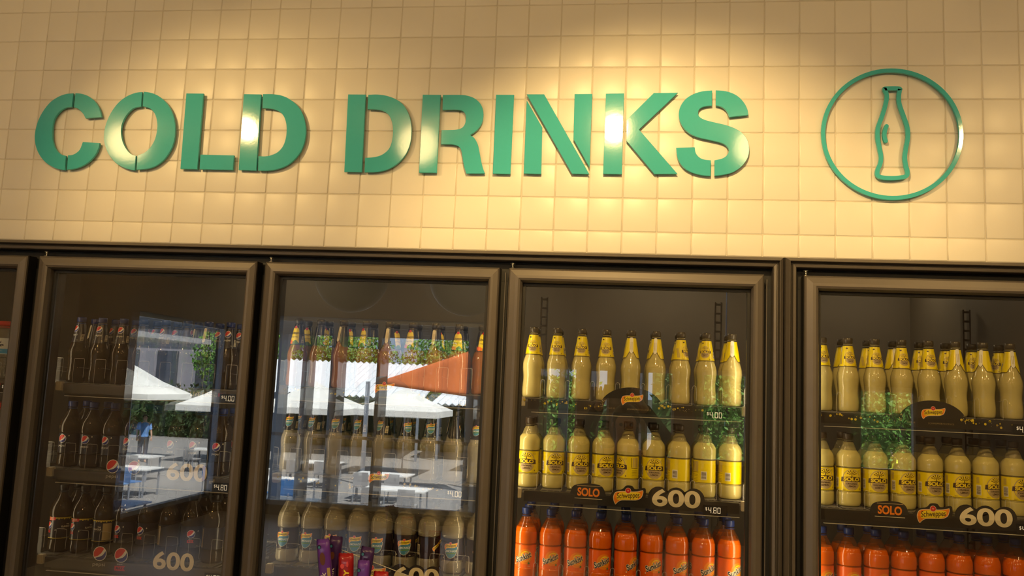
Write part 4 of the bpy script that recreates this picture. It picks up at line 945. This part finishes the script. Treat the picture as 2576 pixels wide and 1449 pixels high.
def choc_bar(loc, lean, turn, m, label, words, wd=.034, ht=.165, extra=None):
    e = empty('chocolate_bar', loc); tag(e, label, 'chocolate bar', 'chocolate bars in the clear holder'); e.rotation_euler = (math.radians(turn[0]), math.radians(lean), math.radians(turn[1]))
    bm = bmesh.new(); nx, nz = 8, 18; g = {}
    for sd in (0, 1):
        for i in range(nx+1):
            for k in range(nz+1):
                u = i/nx*2-1; v = k/nz; th = .0075*(1-u**4)*min(1, min(v, 1-v)*9)**.6; wz = .0006*math.sin(v*60)*(1 if (v < .08 or v > .92) else 0)
                if sd == 1 and (i in (0, nx) or k in (0, nz)): g[sd, i, k] = g[0, i, k]; continue
                g[sd, i, k] = bm.verts.new((u*wd/2*(1-.04*(min(v, 1-v) < .05)), (-th if sd == 0 else th)+wz, v*ht+ (.0015 if (k in (0, nz) and i % 2) else 0)))
    for sd in (0, 1):
        for i in range(nx):
            for k in range(nz):
                q = (g[sd,i,k], g[sd,i+1,k], g[sd,i+1,k+1], g[sd,i,k+1]); f = bm.faces.new(q if sd == 0 else q[::-1]); f.smooth = True
    from_bm('wrapper', bm, m, e)
    p = Print(); words(p); bm = bmesh.new(); mats = []; dv = ht-.165
    p.build(bm, lambda u, v, o: Vector((u, -.0082-o, v+dv)), mats); from_bm('wrapper_print', bm, mats, e)
    return e
def w_milk(p):
    p.rect(.006, .014, .02, .095, GOLDW); p.up().text('DAIRY', .010, .06, .03, .005, BROWN, 0, 0, PI/2); p.ell(-.003, .118, .007, .016, CHOC, 16); p.ell(-.009, .148, .005, .005, NAVY, 12); p.up().ell(-.009, .147, .003, .0035, SKYB, 10)
    p.text('Milk', -.004, .066, .040, .014, WHITE, .01, .2, PI/2)
def w_crunch(p):
    p.text('CHERRY', .002, .085, .085, .014, YEL2, .04, 0, PI/2-.05); p.ell(-.007, .135, .005, .006, mat('print_light_red', (.75, .08, .08), .3), 12); p.ell(.006, .14, .003, .007, _m['print_light_red'], 12)
def w_dark(p): p.ell(-.004, .118, .006, .010, CHOC, 14); p.ell(-.009, .142, .005, .005, NAVY, 12); p.up().ell(-.009, .141, .003, .0035, SKYB, 10); p.text('Milk', -.002, .07, .040, .014, WHITE, .01, .2, PI/2)
def w_red2(p): p.text('Picnic', 0, .08, .07, .014, YEL2, .03, 0, PI/2); p.ell(0, .14, .008, .006, _m['print_light_red'], 14)
choc_bar((1.307, -.318, 1.1735), -9, (0, 6), PURP, 'purple chocolate bar standing tallest at the left end of the holder', w_milk, .034, .226)
choc_bar((1.284, -.288, 1.1735), 3, (0, 6), PURD, 'dark purple chocolate bar behind the tallest purple one', w_dark, .034, .226)
choc_bar((1.344, -.318, 1.1735), -3, (0, 0), REDW, 'red chocolate bar with yellow letters, beside the tallest purple one', w_crunch, .040, .192)
choc_bar((1.384, -.318, 1.1735), -1, (0, -3), PURP, 'short purple chocolate bar between the two red ones', w_dark, .032, .178)
choc_bar((1.360, -.288, 1.1735), 6, (0, 0), PURD, 'dark purple chocolate bar behind the short purple one', w_milk, .036, .206)
choc_bar((1.430, -.318, 1.1735), -1, (0, -5), REDW, 'short red chocolate bar near the low end of the holder', w_red2, .040, .154)
# ------------------------------------------------------------------ people
SKIN = mat('skin', (.55, .33, .22), .5, noise=.05); HAIRM = mat('hair_dark', (.02, .014, .01), .5); 
def person(name, loc, rz, label, shirt, trousers, hair, arms, H=1.70, hairlong=False, sleeves=True):
    """one skinned body; clothing and hair are children. arms: list of two chains [shoulder.. hand] relative to the body (facing -Y local)"""
    k = H/1.70; e_verts = []; edges = []; rad = []
    def add(p, r, par=None):
        e_verts.append(tuple(c*k for c in p)); rad.append(r*k)
        if par is not None: edges.append((par, len(e_verts)-1))
        return len(e_verts)-1
    pel = add((0, 0, .95), .125); wst = add((0, 0, 1.10), .115, pel); ch = add((0, -.01, 1.27), .135, wst); uc = add((0, 0, 1.39), .085, ch); nk = add((0, 0, 1.46), .052, uc)
    jw = add((0, -.015, 1.53), .058, nk); hd = add((0, -.005, 1.60), .080, jw); tp = add((0, .01, 1.665), .055, hd)
    hands = []
    for s_ in (-1, 1):
        hp = add((.09*s_, 0, .90), .085, pel); kn = add((.10*s_, -.015, .50), .056, hp); an = add((.10*s_, .02, .09), .038, kn); fo = add((.11*s_, -.06, .035), .036, an); to = add((.115*s_, -.15, .025), .028, fo)
        sh = add((.165*s_, 0, 1.385), .058, uc); a = arms[0 if s_ < 0 else 1]; el = add(a[0], .040, sh); wr = add(a[1], .026, el); pm = add(a[2], .030, wr); hands.append((a[1], a[2], pm))
    me = bpy.data.meshes.new(name); me.from_pydata(e_verts, edges, []); o = mobj(name, me)
    o.location = loc; o.rotation_euler = (0, 0, rz); tag(o, label, 'person')
    # fingers grow from the palm as short chains
    bm = bmesh.new(); bm.from_mesh(me); bm.verts.ensure_lookup_table(); rr = list(rad)
    for (w_, p_, idx) in hands:
        w_, p_ = Vector(w_)*k, Vector(p_)*k; d = (p_-w_).normalized(); sd = d.cross(Vector((0, 1, .2))).normalized(); nn = sd.cross(d)
        for j in range(4):
            bm.verts.ensure_lookup_table(); b = bm.verts[idx]; q1 = bm.verts.new(p_+d*.035*k+sd*(.021*(j-1.5))*k); q2 = bm.verts.new(p_+d*(.075-.006*abs(j-1.4))*k+sd*(.023*(j-1.5))*k+nn*.008*k); bm.edges.new((b, q1)); bm.edges.new((q1, q2)); rr += [.010*k, .008*k]; bm.verts.ensure_lookup_table()
        q1 = bm.verts.new(p_+sd*.04*k+d*.005*k); q2 = bm.verts.new(p_+sd*.055*k+d*.035*k); bm.edges.new((b, q1)); bm.edges.new((q1, q2)); rr += [.011*k, .009*k]; bm.verts.ensure_lookup_table()
    bm.to_mesh(me); bm.free()
    sk = o.modifiers.new('skin', 'SKIN'); sk.use_smooth_shade = True
    for v, r in zip(me.skin_vertices[0].data, rr): v.radius = (r, r)
    me.skin_vertices[0].data[0].use_root = True
    o.modifiers.new('sub', 'SUBSURF').levels = 2; o.modifiers['sub'].render_levels = 2; me.materials.append(SKIN)
    def cloth(nm, chains, m):
        bm = bmesh.new()
        for pts, rs in chains: tube(bm, [Vector(p)*k for p in pts], 1, 16, taper=[r*k for r in rs])
        c = from_bm(nm, bm, m, o); return c
    sm = mat('cloth_'+shirt[0], shirt[1], .8, noise=.1); tm = mat('cloth_'+trousers[0], trousers[1], .8, noise=.1)
    ch_ = [([(0, 0, .92), (0, 0, 1.05), (0, -.005, 1.25), (0, 0, 1.38), (0, 0, 1.44)], [.165, .155, .175, .15, .07])]
    for s_ in (-1, 1):
        a = arms[0 if s_ < 0 else 1]; sh = Vector((.13*s_, 0, 1.39)); el = Vector(a[0]); ch_.append(([sh, Vector((.175*s_, 0, 1.38)), sh.lerp(el, .85)], [.07, .072, .055]))
        if sleeves: wr = Vector(a[1]); ch_.append(([sh.lerp(el, .8), el, el.lerp(wr, .9)], [.054, .052, .036]))
    cloth('shirt', ch_, sm)
    cloth('trousers', [([(0, 0, 1.0), (0, 0, .93), (0, 0, .86)], [.150, .165, .12])] + [([(.085*s_, 0, .92), (.10*s_, -.012, .5), (.10*s_, .018, .10)], [.115, .078, .062]) for s_ in (-1, 1)], tm)
    bm = bmesh.new()
    bmesh.ops.create_uvsphere(bm, u_segments=20, v_segments=14, radius=.098*k); bmesh.ops.scale(bm, verts=bm.verts[:], vec=(.92, 1.02, 1.05)); bmesh.ops.translate(bm, verts=bm.verts[:], vec=(0, .022*k, 1.625*k))
    bmesh.ops.delete(bm, geom=[v for v in bm.verts if v.co.y < -.035*k and v.co.z < 1.66*k], context='VERTS')
    if hairlong: tube(bm, [(0, .06*k, 1.60*k), (0, .09*k, 1.50*k), (0, .10*k, 1.36*k)], 1, 12, taper=[.085*k, .075*k, .05*k])
    from_bm('hair', bm, mat('hair_'+hair[0], hair[1], .6), o, smooth=True)
    bm = bmesh.new()
    for s_ in (-1, 1): bmesh.ops.create_uvsphere(bm, u_segments=8, v_segments=6, radius=.011*k, matrix=Matrix.Translation((.031*s_*k, -.083*k, 1.60*k)))
    from_bm('eyes', bm, mat('eye', (.05, .03, .02), .2), o)
    bm = bmesh.new(); tube(bm, [(0, -.078*k, 1.605*k), (0, -.100*k, 1.572*k), (0, -.084*k, 1.565*k)], 1, 8, taper=[.007*k, .013*k, .008*k]); from_bm('nose', bm, SKIN, o)
    bm = bmesh.new(); tube(bm, [(-.022*k, -.070*k, 1.537*k), (0, -.079*k, 1.534*k), (.022*k, -.070*k, 1.537*k)], 1, 6, taper=[.003*k, .006*k, .003*k]); from_bm('mouth', bm, mat('lips', (.35, .12, .10), .5), o)
    bm = bmesh.new()
    for s_ in (-1, 1): bmesh.ops.create_uvsphere(bm, u_segments=8, v_segments=6, radius=.019*k, matrix=Matrix.Translation((.081*s_*k, .005*k, 1.59*k)) @ Matrix.Diagonal((.4, .8, 1.2, 1)))
    from_bm('ears', bm, SKIN, o)
    return o
# the photographer faces the coolers (+Y): local -Y turned round
person('person', (2.06, -2.93, 0), PI, 'person in dark clothes in the aisle holding up a phone', ('black', (.02, .018, .018)), ('charcoal', (.03, .03, .035)), ('dark', (.02, .014, .01)),
       [[(-.24, -.10, 1.52), (-.09, -.33, 1.72), (-.045, -.405, 1.775)], [(.26, -.10, 1.52), (.16, -.33, 1.72), (.150, -.405, 1.775)]], 1.70, True)
ph = bxo('phone', 1.925, 2.080, -2.4385, -2.4300, 1.762, 1.838, mat('phone_black', (.015, .015, .017), .2), None, .003); tag(ph, 'black phone held up sideways by the person in the aisle', 'phone')
person('person', (-15.6, -27.4, -1.6), 2.4, 'person in a blue shirt standing on the sunny terrace', ('sky', (.12, .28, .62)), ('navy', (.03, .035, .07)), ('brown', (.06, .035, .02)),
       [[(-.24, .02, 1.14), (-.25, -.10, .92), (-.24, -.13, .84)], [(.24, .02, 1.14), (.25, -.10, .92), (.24, -.13, .84)]], 1.75, False, False)
person('person', (12.3, -31.0, -1.6), 1.0, 'grey haired person in a yellow shirt crossing the terrace', ('lime', (.65, .72, .05)), ('grey', (.2, .2, .2)), ('grey', (.45, .45, .47)),
       [[(-.24, .02, 1.14), (-.22, -.16, .98), (-.20, -.23, .95)], [(.24, .02, 1.14), (.22, -.16, .98), (.20, -.23, .95)]], 1.72, False, False)
# ------------------------------------------------------------------ the terrace outside
GZ0 = -1.6
PAVE = mat('paving', (.24, .23, .22), .8, noise=.15, nscale=.6); CANV = mat('canvas_white', (.80, .80, .76), .8, noise=.02); ROOFM = mat('corrugated_roof', (.78, .82, .86), .5, metal=.2, noise=.05)
bm = bmesh.new(); box(bm, -40, 30, -70, Y_F-.25, GZ0-.1, GZ0); struct(from_bm('ground', bm, PAVE))
bm = bmesh.new(); box(bm, X_L-.2, X_R+.2, Y_F-.45, Y_F-.2, GZ0, 0.0); struct(from_bm('trim_1', bm, PAVE))
bm = bmesh.new(); box(bm, -60, 50, -71.5, -71, GZ0, 1.2); struct(from_bm('wall_far', bm, mat('far_wall', (.10, .11, .09), .8)))
def umbrella(x, y, hw, top, edge, label):
    e = empty('market_umbrella', (x, y, GZ0)); tag(e, label, 'umbrella', 'white umbrellas on the terrace'); h = top-GZ0; ez = edge-GZ0
    bm = bmesh.new(); ap = bm.verts.new((0, 0, h)); ap2 = bm.verts.new((0, 0, h-.03)); n = 8; rows = []
    for fr, zz in ((.5, .42), (1, 0)):
        rows.append([bm.verts.new((hw*fr*sx, hw*fr*sy, ez+(h-ez)*zz - (.06 if (sx*sy == 0 and fr == 1) else 0)*0)) for sx, sy in ((-1,-1),(0,-1),(1,-1),(1,0),(1,1),(0,1),(-1,1),(-1,0))])
    val = [bm.verts.new((v.co.x, v.co.y, v.co.z-.22)) for v in rows[1]]
    for i in range(8):
        j = (i+1) % 8; bm.faces.new((ap, rows[0][i], rows[0][j])); bm.faces.new((rows[0][i], rows[1][i], rows[1][j], rows[0][j])); bm.faces.new((rows[1][i], val[i], val[j], rows[1][j]))
    bm.verts.remove(ap2); o = from_bm('canopy', bm, CANV, e); sm_ = o.modifiers.new('t', 'SOLIDIFY'); sm_.thickness = .01
    bm = bmesh.new(); tube(bm, [(0, 0, .06), (0, 0, h-.02)], .03, 10); from_bm('pole', bm, ALU, e)
    bm = bmesh.new(); lathe(bm, [(0, .35), (.06, .33)], 20); from_bm('base', bm, LAMPB, e)
for i, (x, y, hw, t, ed) in enumerate(((-5.75, -28, 1.5, 1.62, .80), (-9.45, -28.5, 1.65, 1.70, .72), (-13.0, -29, 1.5, 1.60, .60), (-16.6, -28, 1.6, 2.0, .95), (-2.2, -31, 1.3, 1.55, .75))):
    umbrella(x, y, hw, t, ed, 'white square market umbrella, %s from the side of the trees on the left' % ORD[4-i])
def table(x, y, label, blue):
    e = empty('terrace_table', (x, y, GZ0)); tag(e, label, 'table', 'terrace tables'); bm = bmesh.new(); box(bm, -.8, .8, -.45, .45, .72, .75); from_bm('tabletop', bm, mat('table_blue', (.10, .30, .65), .4) if blue else mat('table_white', (.78, .78, .76), .4), e)
    for sx in (-1, 1):
        for sy in (-1, 1): bm = bmesh.new(); box(bm, sx*.7-.02, sx*.7+.02, sy*.37-.02, sy*.37+.02, 0, .72); from_bm('leg', bm, ALU, e)
def chair(x, y, rz, label, blue):
    e = empty('terrace_chair', (x, y, GZ0), rz); tag(e, label, 'chair', 'terrace chairs'); m = mat('chair_blue', (.06, .20, .50), .4) if blue else mat('chair_grey', (.35, .35, .36), .4)
    bm = bmesh.new(); box(bm, -.21, .21, -.21, .21, .43, .46); from_bm('seat', bm, m, e); bm = bmesh.new(); box(bm, -.21, .21, .19, .215, .46, .84); from_bm('backrest', bm, m, e)
    for sx in (-1, 1):
        for sy in (-1, 1): bm = bmesh.new(); box(bm, sx*.19-.013, sx*.19+.013, sy*.19-.013, sy*.19+.013, 0, .43); from_bm('leg', bm, ALU, e)
TS = [(-11.3, -19.5, 0), (-13.0, -22.5, 0), (-10.2, -16.0, 1), (-8.2, -13.6, 1), (-12.1, -26, 0), (-4.6, -21.5, 0), (-6.6, -19.0, 0), (-3.4, -18.4, 0), (-5.2, -15.4, 0), (-2.9, -13.6, 1), (-4.9, -12.6, 0), (-7.5, -23.8, 0), (-8.7, -20.8, 0), (-1.1, -19.9, 0)]
for i, (x, y, bl) in enumerate(TS):
    table(x, y, '%s terrace table, %s counting outward from the window' % ('blue' if bl else 'white', (ORD+['eleventh', 'twelfth', 'thirteenth', 'fourteenth'])[sorted(TS, key=lambda t: -t[1]).index((x, y, bl))]), bl)
    for j, sx in enumerate((-.45, .45)): chair(x+sx, y+.62, 0 if i % 2 else .2, 'terrace chair at the %s side of the %s terrace table outward' % (('near', 'far')[j], (ORD+['eleventh', 'twelfth', 'thirteenth', 'fourteenth'])[sorted(TS, key=lambda t: -t[1]).index((x, y, bl))]), bl or i % 3 == 0)
def roof(x0, x1, y, z0, z1, label):
    bm = bmesh.new(); n = int((x1-x0)/.30); dy = 2.6; pv = None
    for i in range(n*2+1):
        x = x0+(x1-x0)*i/(2*n); d = .11*(i % 2); q = [bm.verts.new((x, y+dy, z0-d)), bm.verts.new((x, y-dy, z1-d))]
        if pv: bm.faces.new((pv[0], q[0], q[1], pv[1]))
        pv = q
    e = empty('canopy_roof', ((x0+x1)/2, y, GZ0)); tag(e, label, 'roof'); bmesh.ops.translate(bm, verts=bm.verts[:], vec=(-(x0+x1)/2, -y, -GZ0)); o = from_bm('roof_sheet', bm, ROOFM, e); sm_ = o.modifiers.new('t', 'SOLIDIFY'); sm_.thickness = .012
    for sx in (-1, 1):
        bm = bmesh.new(); hx = (x1-x0)/2-.3
        for sy, zz in ((1, z0), (-1, z1)): box(bm, sx*hx-.05, sx*hx+.05, sy*(dy-.2)-.05, sy*(dy-.2)+.05, 0, zz-GZ0-.06)
        from_bm('roof_posts', bm, ALU, e)
roof(-15.5, -6.3, -36, 1.15, 2.75, 'long pale corrugated roof beyond the umbrellas'); roof(-6.2, -1.5, -37, .95, 1.9, 'lower striped roof beside the orange sail')
# orange shade sail and wall behind
TERR = mat('terracotta_cloth', (.55, .15, .05), .8, noise=.05)
bm = bmesh.new(); n = 12; A, B, D_ = Vector((-1.6, -24, 3.3)), Vector((-6.0, -24.6, 1.72)), Vector((-1.7, -23.4, 1.35)); g = []
for i in range(n+1):
    rw = []
    for j in range(n+1-i):
        u, v = i/n, j/n; p = A+(B-A)*u+(D_-A)*v; s_ = u*v*(1-u-v)*4; p = p+Vector((.35, 0, -.3))*s_; rw.append(bm.verts.new(p))
    g.append(rw)
for i in range(n):
    for j in range(n-i):
        bm.faces.new((g[i][j], g[i+1][j], g[i][j+1]))
        if j < n-i-1: bm.faces.new((g[i+1][j], g[i+1][j+1], g[i][j+1]))
o = from_bm('shade_sail', bm, TERR, smooth=True); tag(o, 'terracotta orange triangular shade sail over the terrace', 'shade sail'); sm_ = o.modifiers.new('t', 'SOLIDIFY'); sm_.thickness = .01
for i, q in enumerate((A, B, D_)):
    p_ = bxo('sail_post', q.x-.06+(.2 if i != 1 else -.2), q.x+.06+(.2 if i != 1 else -.2), q.y-.06, q.y+.06, GZ0, q.z+.05, ALU); tag(p_, 'slim grey post holding the %s corner of the orange sail' % ('highest', 'far pointed', 'lowest')[i], 'post', 'sail posts')
e = empty('pavilion', (-28, -56, GZ0)); tag(e, 'low grey pavilion far beyond the left end of the terrace', 'building')
bm = bmesh.new(); box(bm, -7, 8, -2, 2, 0, 6.4); from_bm('wall', bm, mat('pavilion_wall', (.30, .29, .33), .8), e)
bm = bmesh.new(); box(bm, -7.4, 8.4, -2.4, 2.6, 6.4, 6.7); from_bm('roof', bm, mat('pavilion_roof', (.55, .55, .58), .6), e)
for k_ in range(5):
    bm = bmesh.new(); box(bm, -5.8+3*k_, -4.2+3*k_, 2.001, 2.05, 2.2, 4.9); from_bm('window', bm, mat('dark_glass', (.04, .05, .07), .1), e)
SOFF = mat('soffit', (.36, .36, .37), .8, noise=.03)
bm = bmesh.new(); box(bm, -11.5, X_R+.2, -14.5, Y_F-.21, 2.76, 2.92); box(bm, -24, X_L-.21, Y_F-.21, 1.5, 2.76, 2.92); box(bm, -26, -11.5, -24, Y_F-.21, 2.76, 2.92)
for k_ in range(8): box(bm, -11.5, X_R+.2, -9.2-.7*k_, -9.12-.7*k_, 2.68, 2.76)
struct(from_bm('trim_2', bm, SOFF))
for i_, x in enumerate((-10.5, -4.9, .95, 5.6)):
    bm = bmesh.new(); box(bm, x-.09, x+.09, -14.4, -14.2, GZ0, 2.755); o = from_bm('veranda_column', bm, ALU); tag(o, 'square grey veranda column, %s along the outer edge' % ORD[i_], 'column', 'veranda columns')
for i_, (x, y, r_) in enumerate(((-2.72, -10, .10), (-2.25, -10, .12), (-.12, -10, .12), (.16, -10, .10), (.42, -10, .06))):
    bm = bmesh.new(); lathe(bm, [(GZ0, r_+.02), (GZ0+.03, r_), (2.755, r_)], 20, 0, x, y); o = from_bm('round_column', bm, mat('column_paint', (.75, .78, .80), .5)); tag(o, 'round pale veranda column close to the glass front, %s from the side window' % ORD[i_], 'column', 'round veranda columns')
LEAF = mat('leaves', (.10, .24, .03), .6, noise=.35, nscale=2); BARK = mat('bark', (.10, .07, .05), .8, noise=.2)
def tree(x, y, h, r, n, label, seed, drop=0):
    rnd = random.Random(seed); e = empty('terrace_tree', (x, y, GZ0)); tag(e, label, 'tree', 'trees around the terrace'); bm = bmesh.new()
    tube(bm, [(0, 0, 0), (.05, .03, h*.4), (0, 0, h*.75)], 1, 8, taper=[.14, .10, .05])
    for i in range(7):
        a = rnd.uniform(0, 2*PI); b = r*.6; tube(bm, [(0, 0, h*(.4+.05*i)), (b*.5*math.cos(a), b*.5*math.sin(a), h*(.55+.05*i)), (b*math.cos(a), b*math.sin(a), h*(.65+.05*i))], 1, 5, taper=[.05, .035, .015])
    from_bm('trunk', bm, BARK, e); bm = bmesh.new()
    for i in range(n):
        t = rnd.uniform(0, 2*PI); ph_ = math.acos(rnd.uniform(-1, 1)); q = r*(rnd.random()**.45); p = Vector((q*math.sin(ph_)*math.cos(t), q*math.sin(ph_)*math.sin(t), h*.78+q*math.cos(ph_)*(.75) - drop*rnd.random()*(1 if q > r*.6 else 0)))
        a = Vector((rnd.uniform(-1, 1), rnd.uniform(-1, 1), rnd.uniform(-1, 1))).normalized(); b = a.cross(Vector((rnd.uniform(-1, 1), rnd.uniform(-1, 1), rnd.uniform(-1, 1)))).normalized(); s_ = rnd.uniform(.07, .15)*(1+r*.2)*(.5 if r < 2 else .62)
        bm.faces.new([bm.verts.new(p+a*s_), bm.verts.new(p+b*s_*.5), bm.verts.new(p-a*s_), bm.verts.new(p-b*s_*.5)])
    from_bm('crown', bm, LEAF, e)
bm = bmesh.new(); rnd = random.Random(6)
for i in range(9000):
    p_ = Vector((rnd.uniform(3.6, 28), -36+rnd.uniform(-.7, .7), rnd.uniform(GZ0, 3.7))); a = Vector((rnd.uniform(-1, 1), rnd.uniform(-1, 1), rnd.uniform(-1, 1))).normalized(); b = a.cross(Vector((rnd.uniform(-1, 1), rnd.uniform(-1, 1), 1))).normalized(); s_ = rnd.uniform(.10, .22)
    bm.faces.new([bm.verts.new(p_+a*s_), bm.verts.new(p_+b*s_*.5), bm.verts.new(p_-a*s_), bm.verts.new(p_-b*s_*.5)])
box(bm, 3.6, 28, -36.7, -36, GZ0, 3.3)
o = from_bm('hedge', bm, mat('screen_leaves', (.05, .11, .02), .7, noise=.4)); tag(o, 'tall leafy green screen on the right side of the terrace', 'hedge', None, 'stuff')
bm = bmesh.new(); rnd = random.Random(5)
for i in range(9000):
    p_ = Vector((rnd.uniform(-26, 3.2), -40+rnd.uniform(-.6, .6), rnd.uniform(GZ0, 1.0+.3*math.sin(i)))); a = Vector((rnd.uniform(-1, 1), rnd.uniform(-1, 1), rnd.uniform(-1, 1))).normalized(); b = a.cross(Vector((rnd.uniform(-1, 1), rnd.uniform(-1, 1), 1))).normalized(); s_ = rnd.uniform(.1, .22)
    bm.faces.new([bm.verts.new(p_+a*s_), bm.verts.new(p_+b*s_*.5), bm.verts.new(p_-a*s_), bm.verts.new(p_-b*s_*.5)])
box(bm, -26, 3.2, -40.4, -39.8, GZ0, .8)
o = from_bm('hedge', bm, mat('hedge_leaves', (.03, .06, .015), .7, noise=.3)); tag(o, 'long dark green hedge closing the far side of the terrace', 'hedge', None, 'stuff')
for i, (x, y, h, r, n, dr, lb) in enumerate(((-19.5, -44, 5.6, 3.0, 7000, 0, 'broad tree beyond the long roof, farthest to the left'), (-13.4, -44, 5.6, 3.0, 7000, 0, 'broad tree behind the middle of the long roof'), (-7.3, -44, 5.5, 3.0, 7000, 0, 'broad tree at the near end of the long roof'),
        (.6, -20, 4.2, 1.1, 5400, 1.6, 'small drooping tree in front of the middle window'), (4.9, -20, 4.9, 1.3, 6600, 2.0, 'drooping willow like tree before the right hand window'), (9.8, -21, 4.2, 1.5, 6600, 1.2, 'leafy tree behind the person in yellow'), (-14.5, -33, 3.6, 1.2, 4500, .3, 'young tree behind the blue shirted person'))):
    tree(x, y, h, r, n, lb, 11+i, dr)
